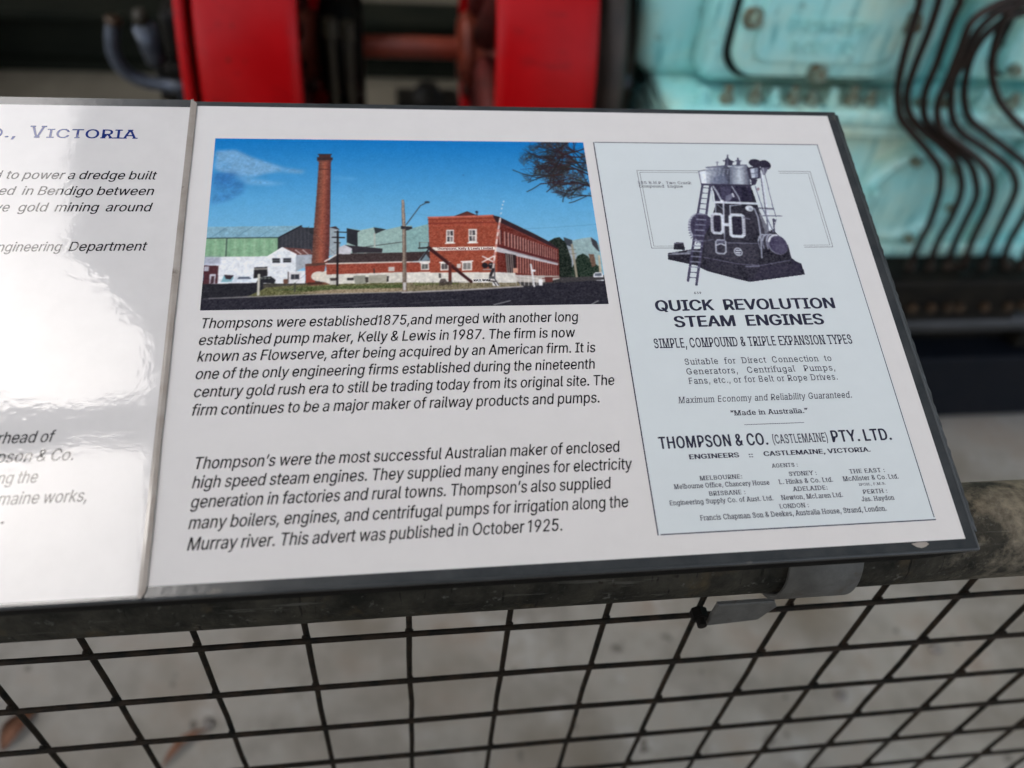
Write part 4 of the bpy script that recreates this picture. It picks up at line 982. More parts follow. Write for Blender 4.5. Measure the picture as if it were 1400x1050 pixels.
('p',[(63.21,44.79),(68.43,44.76),(68.04,42.83),(62.77,42.59)],(90,90,108),dict()),
('l',[(69.99,43.09),(88.98,42.41)],3,(120,120,140),dict(a=0.8)),
('l',[(53.64,44.3),(61.0,45.63)],2.5,(104,104,122),dict(a=0.8)),
('l',[(52.52,32.34),(73.79,27.29),(87.7,26.06),(107.62,29.63)],3,(96,94,114),dict(a=0.9)),
('l',[(78.09,25.36),(86.4,25.53)],4,(110,110,128),dict()),
('e',(75.33,36.2),2.72,3.14,(196,202,212),dict()),
('e',(75.33,36.2),2.13,2.46,(58,55,72),dict()),
('l',[(74.25,37.3),(76.86,37.28)],4,(206,212,220),dict()),
('l',[(73.91,35.67),(76.51,35.64)],4,(206,212,220),dict()),
('l',[(74.1,34.31),(75.99,34.29)],3,(196,202,212),dict()),
('e',(60.12,25.83),0.93,0.93,(48,45,60),dict()),
('e',(56.88,30.69),0.93,0.94,(48,45,60),dict()),
('e',(72.23,17.19),0.93,0.92,(48,45,60),dict()),
('e',(78.47,16.31),0.93,0.93,(48,45,60),dict()),
('e',(84.79,18.35),0.93,0.92,(48,45,60),dict()),
('e',(52.22,24.72),0.92,0.93,(48,45,60),dict()),
('l',[(93.19,69.55),(94.04,62.36),(92.69,48.22),(89.69,31.71)],4,(150,154,170),dict()),
('p',[(95.42,49.61),(98.1,50.72),(97.13,41.24),(94.99,37.13)],(96,94,114),dict(f=2,a=0.7)),
('l',[(90.07,44.06),(91.57,47.53),(93.67,49.34),(95.47,48.77)],4,(160,164,178),dict()),
('l',[(90.07,44.06),(90.03,38.54)],3,(130,132,150),dict()),
('l',[(92.71,44.05),(94.22,47.52),(96.33,49.32),(98.14,48.75)],4,(160,164,178),dict()),
('l',[(92.71,44.05),(92.66,38.52)],3,(130,132,150),dict()),
('l',[(95.36,44.03),(96.88,47.5),(98.99,49.31),(100.8,48.74)],4,(160,164,178),dict()),
('l',[(95.36,44.03),(95.3,38.5)],3,(130,132,150),dict()),
('e',(102.26,41.48),6.53,7.52,(116,116,134),dict()),
('e',(102.68,41.2),5.8,6.82,(72,68,90),dict(n=4)),
('l',[(97.05,44.02),(98.72,47.07),(101.29,48.74),(103.48,48.73)],5,(216,220,228),dict()),
('e',(103.71,38.43),3.38,3.59,(80,76,98),dict(f=2)),
('p',[(108.54,38.39),(109.22,31.25),(111.09,29.05),(114.46,27.11),(114.86,21.97),(108.18,22.06)],(54,50,68),dict(f=3,a=0.7)),
('p',[(87.46,24.99),(107.1,27.46),(113.47,19.31),(79.35,14.98)],(58,54,72),dict(f=3,a=0.5)),
('l',[(62.34,88.51),(53.75,62.44),(39.18,15.55)],7,(70,67,88),dict()),
('l',[(67.51,88.54),(59.51,62.42),(43.91,12.62)],7,(70,67,88),dict()),
('l',[(61.54,86.08),(66.68,85.66)],3.5,(84,82,102),dict()),
('l',[(60.14,81.83),(65.37,81.4)],3.5,(84,82,102),dict()),
('l',[(58.75,77.61),(64.08,77.18)],3.5,(84,82,102),dict()),
('l',[(57.37,73.42),(62.8,73.0)],3.5,(84,82,102),dict()),
('l',[(56.0,69.27),(61.52,68.84)],3.5,(84,82,102),dict()),
('l',[(54.64,65.15),(60.26,64.71)],3.5,(130,132,150),dict()),
('l',[(53.32,61.05),(58.99,60.62)],3.5,(130,132,150),dict()),
('l',[(52.06,56.99),(57.72,56.55)],3.5,(130,132,150),dict()),
('l',[(50.81,52.96),(56.45,52.51)],3.5,(130,132,150),dict()),
('l',[(49.56,48.95),(55.2,48.51)],3.5,(130,132,150),dict()),
('l',[(48.33,44.98),(53.95,44.53)],3.5,(130,132,150),dict()),
('l',[(47.1,41.03),(52.72,40.58)],3.5,(130,132,150),dict()),
('l',[(45.88,37.12),(51.49,36.66)],3.5,(130,132,150),dict()),
('l',[(44.68,33.23),(50.27,32.77)],3.5,(130,132,150),dict()),
('l',[(43.48,29.37),(49.06,28.91)],3.5,(130,132,150),dict()),
('l',[(42.29,25.53),(47.86,25.07)],3.5,(130,132,150),dict()),
('l',[(41.1,21.73),(46.66,21.26)],3.5,(84,82,102),dict()),
('l',[(39.93,17.95),(45.48,17.48)],3.5,(84,82,102),dict()),
('p',[(61.28,89.4),(65.22,89.41),(64.87,87.64),(60.94,87.62)],(70,67,88),dict())]
HOSES = [
[(0.9261,1.0,0.9736),(0.9404,1.0,0.9426),(0.9463,1.0,0.8956),(0.9547,1.0,0.8436),(0.9675,1.0,0.7973),(0.9918,1.0,0.754),(1.028,1.0,0.7237),(1.0677,1.0,0.6936),(1.1076,1.0,0.6595),(1.1254,1.0,0.6283),(1.1351,1.0,0.5992),(1.1448,1.0,0.5417),(1.145,1.0,0.4896),(1.1506,1.0,0.4367)],
[(0.9629,1.0,0.9749),(0.9709,1.0,0.9436),(0.9764,1.0,0.8964),(0.9783,1.0,0.8442),(0.9841,1.0,0.7976),(1.0046,1.0,0.7608),(1.0443,1.0,0.7294),(1.089,1.0,0.7037),(1.1341,1.0,0.6714),(1.1565,1.0,0.6435),(1.1747,1.0,0.6102),(1.1831,1.0,0.558),(1.1821,1.0,0.5014),(1.1914,1.0,0.4362)],
[(1.0119,1.0,0.9714),(1.0066,1.0,0.9394),(1.0066,1.0,0.9052),(1.0134,1.0,0.8474),(1.0166,1.0,0.7945),(1.0377,1.0,0.7521),(1.071,1.0,0.727),(1.1178,1.0,0.6984),(1.163,1.0,0.6672),(1.1874,1.0,0.6392),(1.2109,1.0,0.5994),(1.2157,1.0,0.5497),(1.2192,1.0,0.4942),(1.2293,1.0,0.4358)],
[(1.0924,0.985,0.9619),(1.056,0.985,0.9447),(1.0291,0.985,0.9199),(1.0307,0.985,0.8805),(1.0347,0.985,0.832),(1.0371,0.985,0.7847),(1.0603,0.985,0.7446),(1.0935,0.985,0.7234),(1.1527,0.985,0.6905),(1.1959,0.985,0.659),(1.2206,0.985,0.6261),(1.2336,0.985,0.5825),(1.2377,0.985,0.5203),(1.252,0.985,0.4471)],
[(1.1212,1.0,0.9486),(1.08,1.0,0.9319),(1.0568,1.0,0.8988),(1.0569,1.0,0.8568),(1.0565,1.0,0.8142),(1.0809,1.0,0.762),(1.1156,1.0,0.7276),(1.1732,1.0,0.699),(1.2311,1.0,0.6678),(1.2614,1.0,0.6442),(1.2832,1.0,0.6105),(1.2913,1.0,0.5496),(1.2969,1.0,0.4937),(1.3075,1.0,0.4348)],
[(1.1465,1.01,0.9367),(1.1048,1.01,0.9176),(1.0797,1.01,0.8871),(1.0764,1.01,0.8467),(1.0943,1.01,0.791),(1.1269,1.01,0.7481),(1.1746,1.01,0.7201),(1.2364,1.01,0.6867),(1.2813,1.01,0.6607),(1.3133,1.01,0.6307),(1.3313,1.01,0.5995),(1.3408,1.01,0.5509),(1.3444,1.01,0.486),(1.3595,1.01,0.4264)],
[(1.1259,1.0,0.9617),(1.0958,1.0,0.9368),(1.0943,1.0,0.8941),(1.1138,1.0,0.8389),(1.1496,1.0,0.792),(1.1894,1.0,0.7612),(1.234,1.0,0.7333),(1.2839,1.0,0.7031),(1.3214,1.0,0.6715),(1.3524,1.0,0.6294),(1.3669,1.0,0.5902),(1.3776,1.0,0.541),(1.3806,1.0,0.4843),(1.3917,1.0,0.4338)]]
TEXT = [
('Thompsons were established1875,and merged with another long', 'it', 14.77, 223.96, 138.91, 6.4, 'para1'),
('established pump maker, Kelly & Lewis in 1987. The firm is now', 'it', 14.0, 220.98, 128.58, 6.4, 'para1'),
('known as Flowserve, after being acquired by an American firm. It is', 'it', 13.86, 231.35, 118.54, 6.4, 'para1'),
('one of the only engineering firms established during the nineteenth', 'it', 13.9, 229.66, 108.06, 6.4, 'para1'),
('century gold rush era to still be trading today from its original site. The', 'it', 13.86, 239.47, 97.62, 6.4, 'para1'),
('firm continues to be a major maker of railway products and pumps.', 'it', 13.69, 229.28, 87.13, 6.4, 'para1'),
('Thompson’s were the most successful Australian maker of enclosed', 'it', 17.52, 237.14, 57.73, 6.4, 'para2'),
('high speed steam engines. They supplied many engines for electricity', 'it', 16.72, 242.29, 47.62, 6.4, 'para2'),
('generation in factories and rural towns. Thompson’s also supplied', 'it', 16.73, 229.41, 37.47, 6.4, 'para2'),
('many boilers, engines, and centrifugal pumps for irrigation along the', 'it', 16.66, 236.84, 26.87, 6.4, 'para2'),
('Murray river. This advert was published in October 1925.', 'it', 16.97, 200.34, 16.26, 6.4, 'para2'),
('QUICK  REVOLUTION', 'bold', 270.83, 383.51, 144.78, 7.3, 'advert'),
('STEAM  ENGINES', 'bold', 280.44, 373.58, 133.72, 7.3, 'advert'),
('SIMPLE, COMPOUND & TRIPLE EXPANSION TYPES', 'serifb', 266.01, 387.71, 120.12, 6.2, 'advert'),
('Suitable  for  Direct  Connection  to', 'serif', 282.2, 371.42, 108.96, 3.9, 'advert'),
('Generators,   Centrifugal   Pumps,', 'serif', 282.1, 371.97, 102.71, 3.9, 'advert'),
('Fans, etc., or for Belt or Rope Drives.', 'serif', 282.12, 371.94, 96.78, 3.9, 'advert'),
('Maximum Economy and Reliability Guaranteed.', 'serifit', 273.9, 377.43, 85.07, 3.9, 'advert'),
('“Made in Australia.”', 'serifb', 302.88, 348.94, 76.52, 3.0, 'advert'),
('THOMPSON & CO.', 'cond', 258.62, 320.82, 58.41, 6.9, 'advert'),
('(CASTLEMAINE)', 'condl', 323.73, 355.96, 58.78, 5.3, 'advert'),
('PTY. LTD.', 'cond', 358.43, 394.16, 58.31, 6.9, 'advert'),
('ENGINEERS', 'bold', 274.26, 302.53, 51.79, 2.7, 'advert'),
('::', 'bold', 307.92, 310.44, 51.45, 2.7, 'advert'),
('CASTLEMAINE, VICTORIA.', 'bold', 316.57, 379.33, 51.79, 2.7, 'advert'),
('AGENTS :', 'serifb', 319.47, 334.61, 44.92, 2.2, 'advert'),
('MELBOURNE:', 'serifb', 277.7, 301.59, 39.59, 2.4, 'advert'),
('SYDNEY :', 'serifb', 328.32, 344.17, 39.72, 2.4, 'advert'),
('THE EAST :', 'serifb', 363.34, 384.17, 39.55, 2.4, 'advert'),
('Melbourne Office, Chancery House', 'serifb', 262.77, 316.13, 35.42, 2.6, 'advert'),
('L. Hinks & Co. Ltd.', 'serifb', 321.44, 352.61, 35.36, 2.6, 'advert'),
('McAlister & Co. Ltd.', 'serifb', 358.36, 391.15, 35.41, 2.6, 'advert'),
('IPOH., F.M.S.', 'serifb', 366.75, 382.42, 32.32, 1.4, 'advert'),
('BRISBANE :', 'serifb', 281.42, 301.48, 30.82, 2.4, 'advert'),
('ADELAIDE:', 'serifb', 328.29, 348.27, 31.07, 2.4, 'advert'),
('PERTH :', 'serifb', 367.76, 382.08, 27.63, 2.4, 'advert'),
('Engineering Supply Co. of Aust. Ltd.', 'serifb', 258.99, 316.28, 26.63, 2.6, 'advert'),
('Newton, McLaren Ltd.', 'serifb', 320.72, 355.88, 26.54, 2.6, 'advert'),
('Jas. Haydon', 'serifb', 365.94, 385.07, 23.52, 2.6, 'advert'),
('LONDON :', 'serifb', 318.63, 335.14, 21.88, 2.4, 'advert'),
('Francis Chapman Son & Deekes, Australia House, Strand, London.', 'serifb', 273.79, 378.74, 17.65, 2.8, 'advert'),
('385 B.H.P.  Two Crank', 'serifx', 274.4, 310.07, 238.83, 2.1, 'advert'),
('Compound  Engine', 'serifx', 274.81, 303.82, 236.03, 2.1, 'advert'),
('639', 'serifb', 296.34, 300.88, 156.17, 1.5, 'advert'),
('V', 'wide', -93.25, -83.91, 270.6, 9.2, 'left_heading'),
('ICTORIA', 'wide', -83.3, -31.61, 270.6, 6.9, 'left_heading'),
('.,', 'wide', -106.35, -100.31, 270.6, 6.9, 'left_heading'),
('O', 'wide', -115.17, -107.83, 270.6, 6.9, 'left_heading'),
('d', 'it', -106.8, -102.69, 239.7, 6.2, 'left_body'),
('to power a dredge built', 'it', -100.29, -17.74, 239.7, 6.2, 'left_body'),
('ed', 'it', -102.55, -93.6, 228.2, 6.2, 'left_body'),
('in Bendigo between', 'it', -90.28, -18.28, 228.2, 6.2, 'left_body'),
('ve', 'it', -102.5, -95.0, 216.5, 6.2, 'left_body'),
('gold  mining  around', 'it', -90.67, -18.02, 216.5, 6.2, 'left_body'),
('Engineering', 'it', -100.94, -63.43, 189.3, 6.2, 'left_body'),
('Department', 'it', -59.86, -18.19, 189.3, 6.2, 'left_body'),
('rhead of', 'it', -77.48, -50.46, 74.8, 6.2, 'left_body'),
('pson & Co.', 'it', -76.51, -40.58, 64.7, 6.2, 'left_body'),
('ng the', 'it', -73.91, -55.52, 53.7, 6.2, 'left_body'),
('maine works,', 'it', -71.88, -31.56, 43, 6.2, 'left_body'),
('.', 'it', -68.85, -67.22, 33.7, 6.2, 'left_body'),
('Thompsons, Kelly & Lewis Limited', 'bold', 144.58, 177.78, 189.29, 1.6, 'photo_sign'),
('RAILWAY', 'bold', 164.82, 174.99, 166.87, 1.7, 'photo_rail')]
GLYPHS = {
32:(188,[]),
38:(448,[[197,-7,150,-2,110,12,78,34,54,62,39,96,34,133,37,163,47,189,63,213,85,235,140,279,216,335,237,352,255,375,262,405,258,427,245,445,226,457,201,461,168,453,145,431,139,416,137,399,145,363,169,327,204,284,438,0,364,0,171,231,121,293,87,344,78,370,75,398,79,430,91,458,109,481,134,499,165,510,200,513,235,510,266,499,290,482,308,459,320,433,324,404,315,362,291,325,256,293,154,217,128,195,110,174,100,154,97,131,100,108,109,87,124,70,143,57,166,49,193,46,223,50,251,59,278,75,301,95,321,121,336,151,346,186,349,224,408,224,405,180,397,144,371,92,345,62,333,47,305,23,271,7,234,-3]]),
40:(273,[[89,207,92,264,101,324,114,384,132,441,153,494,177,539,236,539,191,428,161,313,154,258,151,207,160,115,188,16,236,-96,177,-96,139,-21,111,55,95,131]]),
41:(273,[[37,-96,86,18,113,116,122,207,119,258,112,313,82,428,37,539,97,539,121,494,142,441,159,384,173,323,181,264,184,207,178,130,161,53,134,-22,97,-96]]),
44:(188,[[38,-119,68,71,137,71,84,-119]]),
46:(188,[[95,-4,78,-1,63,9,53,24,50,41,53,59,63,73,78,83,95,87,113,83,128,73,138,59,141,41,138,24,128,9,113,-1]]),
49:(300,[[128,0,128,438,124,438,20,372,20,432,134,509,192,509,192,0]]),
50:(453,[[64,0,64,47,234,229,282,282,311,327,318,348,320,371,317,397,308,419,293,436,273,449,250,457,224,460,196,457,172,447,153,433,139,413,130,390,127,362,66,362,71,405,86,442,111,473,143,496,182,511,225,516,268,511,306,497,337,474,361,445,376,411,381,372,378,345,371,318,357,290,336,259,267,180,153,60,153,57,389,57,389,0]]),
51:(453,[[218,-7,173,-3,133,10,98,30,70,57,52,91,44,132,109,132,115,107,126,87,144,71,165,59,191,52,219,50,248,53,275,61,297,74,315,93,325,116,329,145,326,172,316,196,299,217,275,234,242,244,201,248,157,248,157,299,288,448,288,452,70,452,70,509,372,509,372,461,211,278,211,289,264,288,308,276,344,253,371,222,387,186,393,145,387,103,370,66,344,36,309,12,266,-2]]),
53:(453,[[221,-7,178,-2,140,11,108,32,83,60,66,93,60,130,122,130,127,108,138,89,154,73,173,60,196,52,221,50,250,53,276,64,298,82,314,104,324,131,328,162,324,193,314,221,297,244,275,262,248,273,218,277,167,268,145,258,128,246,67,253,96,509,366,509,366,452,151,452,134,301,136,301,155,315,178,325,203,331,229,334,263,330,294,321,321,306,345,285,364,260,379,231,388,199,391,163,385,117,369,76,343,41,309,15,268,-1]]),
54:(453,[[226,-7,182,-1,142,15,109,40,84,74,69,115,64,162,68,199,80,239,102,285,137,340,252,509,322,509,151,261,145,261,165,288,196,307,235,314,278,309,316,295,346,271,370,240,384,201,389,157,384,112,368,73,343,39,310,14,271,-2],[226,48,254,52,279,63,299,79,314,101,324,128,327,157,324,187,314,213,299,235,279,251,254,262,226,265,198,262,174,252,153,235,138,214,128,188,125,158,128,128,138,102,153,79,174,63,198,52]]),
55:(453,[[97,0,323,448,323,452,62,452,62,509,391,509,391,449,165,0]]),
56:(453,[[226,-7,178,-2,136,11,101,33,74,62,57,96,52,135,55,166,65,195,81,220,101,241,125,256,153,265,153,267,119,282,93,308,76,342,70,380,75,417,90,450,114,477,146,498,184,511,226,516,269,511,306,498,337,477,361,450,377,417,382,380,376,342,359,308,333,282,300,267,300,265,327,256,351,241,372,220,387,195,397,166,401,135,395,96,378,62,352,33,317,11,275,-2],[226,49,258,52,285,60,307,74,323,91,333,113,337,139,333,165,322,189,305,208,283,223,256,232,226,235,196,232,169,223,147,208,130,189,119,165,115,139,119,113,129,91,145,74,167,60,195,52],[226,290,252,292,274,300,293,313,307,330,316,351,319,376,316,399,308,420,294,437,275,449,252,457,226,460,200,457,177,449,159,437,145,420,136,399,133,376,136,351,145,330,159,313,178,300,201,292]]),
57:(453,[[226,516,271,510,310,494,343,468,368,434,384,393,389,347,385,309,373,270,350,224,315,168,200,0,130,0,301,248,307,248,287,221,257,202,218,195,175,199,137,214,106,237,83,269,68,307,64,352,69,397,85,436,110,469,143,494,182,510],[226,460,199,457,174,446,154,429,138,407,129,381,125,352,129,322,138,295,154,274,174,257,199,247,226,243,254,247,279,257,299,273,314,295,324,321,327,350,324,381,314,407,299,429,279,446,254,457]]),
58:(188,[[95,-4,78,-1,63,9,53,24,50,41,53,59,63,73,78,83,95,87,113,83,128,73,138,59,141,41,138,24,128,9,113,-1],[95,271,78,274,63,284,53,299,50,316,53,334,63,349,78,359,95,362,113,359,128,349,138,334,141,316,138,299,128,284,113,274]]),
65:(480,[[16,0,201,509,276,509,463,0,395,0,287,302,264,372,232,478,245,478,213,371,191,302,85,0],[110,142,110,199,370,199,370,142]]),
66:(456,[[60,0,60,509,241,509,289,504,329,491,359,469,381,442,394,410,398,374,395,344,387,320,373,301,356,286,315,267,315,262,339,257,363,245,385,227,402,203,414,173,418,136,413,100,400,67,377,39,344,18,301,4,247,0],[125,57,245,57,296,63,330,80,349,105,355,137,352,161,342,184,327,203,306,218,279,228,248,231,125,231],[125,285,238,285,265,288,288,296,308,309,323,326,333,348,336,372,330,403,313,429,283,446,240,452,125,452]]),
67:(510,[[267,-7,205,1,150,25,104,63,70,115,48,179,40,254,48,329,70,393,104,445,150,484,205,508,267,516,305,513,340,504,373,490,402,471,427,447,448,418,463,385,473,348,408,348,401,373,389,395,357,428,315,449,267,456,223,450,184,432,150,403,125,364,109,314,103,254,109,194,125,145,151,105,184,76,223,59,267,53,315,60,357,81,389,114,408,160,473,160,463,124,448,91,428,62,402,38,373,19,341,5,305,-4]]),
68:(502,[[219,0,96,0,96,57,215,57,272,63,318,81,354,110,379,149,394,198,399,255,394,312,379,361,354,399,320,428,275,446,221,452,93,452,93,509,225,509,294,501,353,478,399,441,433,391,455,329,462,255,455,181,433,119,398,68,351,31,291,8],[125,509,125,0,60,0,60,509]]),
69:(419,[[60,0,60,509,372,509,372,452,125,452,125,286,355,286,355,229,125,229,125,57,375,57,375,0]]),
70:(410,[[60,0,60,509,369,509,369,452,125,452,125,278,346,278,346,221,125,221,125,0]]),
71:(520,[[269,-7,205,1,149,25,104,64,69,116,47,179,40,254,47,329,69,393,103,445,149,484,203,508,265,516,304,513,340,504,374,489,403,469,429,445,449,416,465,384,474,349,408,349,387,393,356,427,315,448,265,456,222,450,183,432,150,404,125,364,109,314,103,254,109,194,125,145,151,105,184,76,224,59,269,53,309,57,345,71,374,93,396,123,410,160,415,202,434,199,283,199,283,256,478,256,478,200,471,141,451,91,419,50,377,19,326,0]]),
72:(517,[[60,0,60,509,125,509,125,289,392,289,392,509,457,509,457,0,392,0,392,232,125,232,125,0]]),
73:(301,[[31,0,31,57,118,57,118,452,31,452,31,509,269,509,269,452,183,452,183,57,269,57,269,0]]),
74:(396,[[185,-7,124,3,75,33,52,63,38,100,33,145,33,173,98,173,98,145,104,104,122,74,149,56,185,50,220,56,248,74,266,104,272,145,272,509,336,509,336,145,332,100,318,63,294,33,246,3]]),
75:(467,[[104,145,104,216,139,261,174,303,212,344,364,509,448,509,231,276,228,276],[60,0,60,509,125,509,125,334,124,225,125,193,125,0],[372,0,188,259,228,309,449,0]]),
76:(393,[[60,0,60,509,125,509,125,57,361,57,361,0]]),
77:(628,[[60,0,60,509,152,509,277,187,287,159,299,123,311,84,322,49,307,49,318,83,330,121,342,158,352,187,476,509,568,509,568,0,504,0,504,291,504,327,505,369,506,413,507,457,513,457,498,409,482,363,467,322,456,291,342,0,286,0,170,291,159,321,145,361,129,408,112,457,119,457,120,416,121,372,122,328,122,291,122,0]]),
78:(523,[[60,0,60,509,136,509,343,183,363,151,388,107,414,55,405,54,401,108,399,157,399,195,399,509,463,509,463,0,387,0,202,290,177,331,148,381,108,452,119,454,122,384,124,328,125,291,125,0]]),
79:(533,[[267,-7,205,1,150,25,105,63,70,115,48,179,40,254,48,329,70,393,105,445,150,484,205,508,267,516,329,508,384,484,429,445,464,393,486,329,493,254,486,179,464,115,429,63,384,25,329,1],[267,53,310,59,349,76,383,105,408,144,425,194,430,254,425,314,408,365,383,404,349,433,310,450,267,456,223,450,184,433,151,404,125,364,109,314,103,254,109,194,125,144,151,105,184,76,223,59]]),
80:(445,[[60,0,60,509,235,509,289,503,332,487,366,462,390,430,404,391,409,348,404,304,390,265,366,233,332,207,289,191,235,186,109,186,109,242,233,242,269,246,297,256,318,272,333,294,342,319,344,348,342,376,333,402,318,423,297,439,268,449,232,452,125,452,125,0]]),
81:(533,[[245,159,313,159,369,85,384,65,468,-48,401,-48,346,27,331,46],[267,-7,205,1,150,25,105,63,70,115,48,179,40,254,48,329,70,393,105,445,150,484,205,508,267,516,329,508,384,484,429,445,464,393,486,329,493,254,486,179,464,115,429,63,384,25,329,1],[267,53,310,59,349,76,383,105,408,144,425,194,430,254,425,314,408,365,383,404,349,433,310,450,267,456,223,450,184,433,151,404,125,364,109,314,103,254,109,194,125,144,151,105,184,76,223,59]]),
82:(449,[[60,0,60,509,236,509,290,504,333,489,367,465,390,433,405,395,409,352,405,309,390,271,367,240,333,217,289,203,236,198,96,198,96,255,234,255,269,258,298,267,319,281,334,300,342,324,345,352,342,380,334,405,319,425,298,440,269,449,233,452,125,452,125,0],[353,0,230,229,303,229,428,0]]),
83:(447,[[224,-9,172,-4,128,9,91,31,64,60,46,96,38,137,104,137,110,110,123,88,142,71,166,59,194,52,224,49,257,52,286,60,311,74,329,92,341,114,346,139,342,161,332,179,316,193,296,205,245,222,184,239,128,260,86,289,60,326,52,372,58,413,75,448,102,476,138,498,180,511,227,516,275,511,316,498,351,476,377,449,394,415,401,378,337,378,326,412,302,437,267,453,225,459,194,456,167,448,145,435,129,418,118,398,115,376,119,352,131,334,148,319,169,308,212,293,264,279,312,264,359,238,379,220,395,198,405,171,408,139,403,99,386,64,360,34,323,11,278,-4]]),
84:(449,[[32,452,32,509,417,509,417,452,257,452,257,0,193,0,193,452]]),
85:(517,[[259,-8,203,-2,154,15,114,43,85,80,66,124,60,173,60,509,124,509,124,178,128,144,141,113,160,87,187,68,220,56,259,52,298,56,331,68,357,87,377,113,389,144,393,178,393,509,457,509,457,173,451,124,433,80,403,43,363,15,315,-2]]),
86:(480,[[204,0,16,509,84,509,192,206,215,137,248,31,235,31,267,138,290,206,395,509,463,509,278,0]]),
87:(686,[[155,0,16,509,82,509,163,196,175,145,187,94,197,40,189,40,200,94,211,145,224,196,306,509,380,509,462,196,474,145,486,94,497,40,488,40,499,94,510,145,523,196,603,509,670,509,530,0,455,0,368,323,351,391,336,475,350,475,335,395,318,323,230,0]]),
88:(474,[[18,0,217,284,217,236,29,509,104,509,178,400,204,361,223,329,243,292,232,292,252,329,272,361,298,400,374,509,446,509,259,239,259,287,456,0,382,0,292,129,268,165,250,195,230,231,244,231,225,196,206,166,182,129,91,0]]),
89:(472,[[203,0,203,208,16,509,91,509,192,344,222,292,250,230,224,230,251,293,280,344,381,509,455,509,268,208,268,0]]),
97:(389,[[160,-9,126,-5,94,5,68,22,48,45,35,73,30,108,34,138,43,161,58,179,78,193,125,211,178,220,234,227,265,235,273,243,276,255,276,257,273,279,267,297,256,311,240,322,220,329,196,331,171,329,149,322,118,301,100,274,41,291,57,322,79,346,104,364,133,375,163,382,194,384,239,379,286,360,306,343,322,320,333,290,337,251,337,0,277,0,277,52,272,52,252,25,215,1,190,-6],[170,45,202,49,228,59,248,74,263,93,272,115,276,138,276,190,259,182,231,176,200,171,175,168,134,159,117,150,103,139,95,124,92,105,94,87,102,72,114,61,130,52]]),
98:(424,[[229,-8,198,-5,172,4,138,31,118,59,112,59,112,0,53,0,53,509,114,509,114,319,118,319,137,346,171,373,197,381,229,384,274,378,313,361,345,332,370,293,385,245,390,189,385,133,370,84,346,45,313,16,274,-2],[220,47,253,51,279,66,301,88,316,117,325,151,328,189,325,227,316,261,301,290,280,311,253,325,220,330,188,325,161,312,140,291,125,263,116,229,113,189,116,150,125,115,140,86,162,65,188,51]]),
99:(396,[[207,-8,159,-2,117,16,82,46,56,85,40,133,34,187,40,243,56,291,82,330,117,360,159,378,207,384,260,377,305,356,340,322,362,277,303,262,290,289,270,311,242,325,207,330,173,325,145,310,124,287,108,258,99,224,96,187,99,151,108,117,124,89,145,66,173,51,207,46,243,52,271,66,292,89,304,117,363,102,354,78,341,56,306,21,261,-1]]),
100:(424,[[195,-8,151,-2,111,16,79,45,55,84,39,133,34,189,39,245,55,293,79,332,112,361,151,378,196,384,228,381,253,373,287,346,306,319,311,319,311,509,372,509,372,0,313,0,313,59,307,59,287,31,252,4,227,-5],[205,47,236,51,263,65,284,86,299,115,309,150,312,189,309,229,300,263,284,291,263,312,237,325,205,330,172,325,145,311,124,290,108,261,99,227,96,189,99,151,109,117,124,88,145,66,172,51]]),
101:(404,[[212,-8,161,-2,117,16,82,46,56,85,40,132,34,187,39,242,55,290,81,329,115,359,157,378,205,384,236,382,266,374,294,361,319,341,341,315,357,282,368,242,371,194,371,169,75,169,75,221,338,221,310,202,307,237,298,269,283,294,263,314,237,326,205,330,173,326,146,313,125,294,109,270,99,241,96,211,96,178,100,139,110,106,128,80,151,61,179,50,212,46,254,53,285,73,306,105,365,91,353,63,335,39,311,19,283,4,249,-5]]),
102:(254,[[228,379,228,327,6,327,6,379],[81,0,81,432,84,461,96,486,113,505,135,519,161,527,187,530,222,527,243,521,227,468,215,472,195,474,171,470,154,460,145,443,142,419,142,0]]),
103:(425,[[207,-151,168,-148,134,-140,105,-127,82,-110,64,-91,51,-69,101,-41,122,-66,154,-88,178,-95,207,-97,249,-92,282,-75,304,-47,311,-6,311,68,306,68,287,41,252,16,227,8,195,5,152,10,113,27,80,53,55,90,39,136,34,191,39,246,55,293,80,332,112,361,152,378,196,384,228,382,253,373,288,346,308,319,313,319,313,379,372,379,372,-9,367,-54,350,-90,324,-117,291,-136,251,-147],[205,59,237,63,264,75,285,95,300,121,309,154,312,193,309,231,300,264,285,291,264,312,237,325,205,330,172,325,145,312,124,290,109,262,99,229,96,193,99,155,109,123,124,96,145,76,172,63]]),
104:(410,[[114,227,114,0,53,0,53,509,114,509,114,287,102,287,124,332,152,362,187,379,227,384,264,380,295,369,321,349,341,321,353,285,357,240,357,0,296,0,296,235,290,275,273,304,246,323,210,329,184,326,161,317,141,303,126,283,117,257]]),
105:(167,[[53,0,53,379,114,379,114,0],[84,443,67,446,54,455,44,468,41,483,44,499,54,512,67,521,84,524,100,521,114,512,123,499,126,483,123,468,114,455,100,446]]),
106:(167,[[53,379,114,379,114,-30,111,-63,102,-90,86,-113,65,-129,37,-139,4,-143,-10,-143,-10,-87,2,-87,25,-83,40,-72,50,-54,53,-29],[83,443,67,446,53,455,44,468,41,483,44,499,53,512,67,521,83,524,100,521,114,512,123,499,126,483,123,468,114,455,100,446]]),
107:(381,[[110,137,110,212,121,212,284,379,360,379,184,199,177,199],[53,0,53,509,114,509,114,0],[294,0,148,186,191,229,372,0]]),
108:(189,[[139,-2,101,3,74,20,58,47,53,84,53,509,114,509,114,99,115,77,120,62,130,54,146,52,160,53,170,54,181,3,162,-1]]),
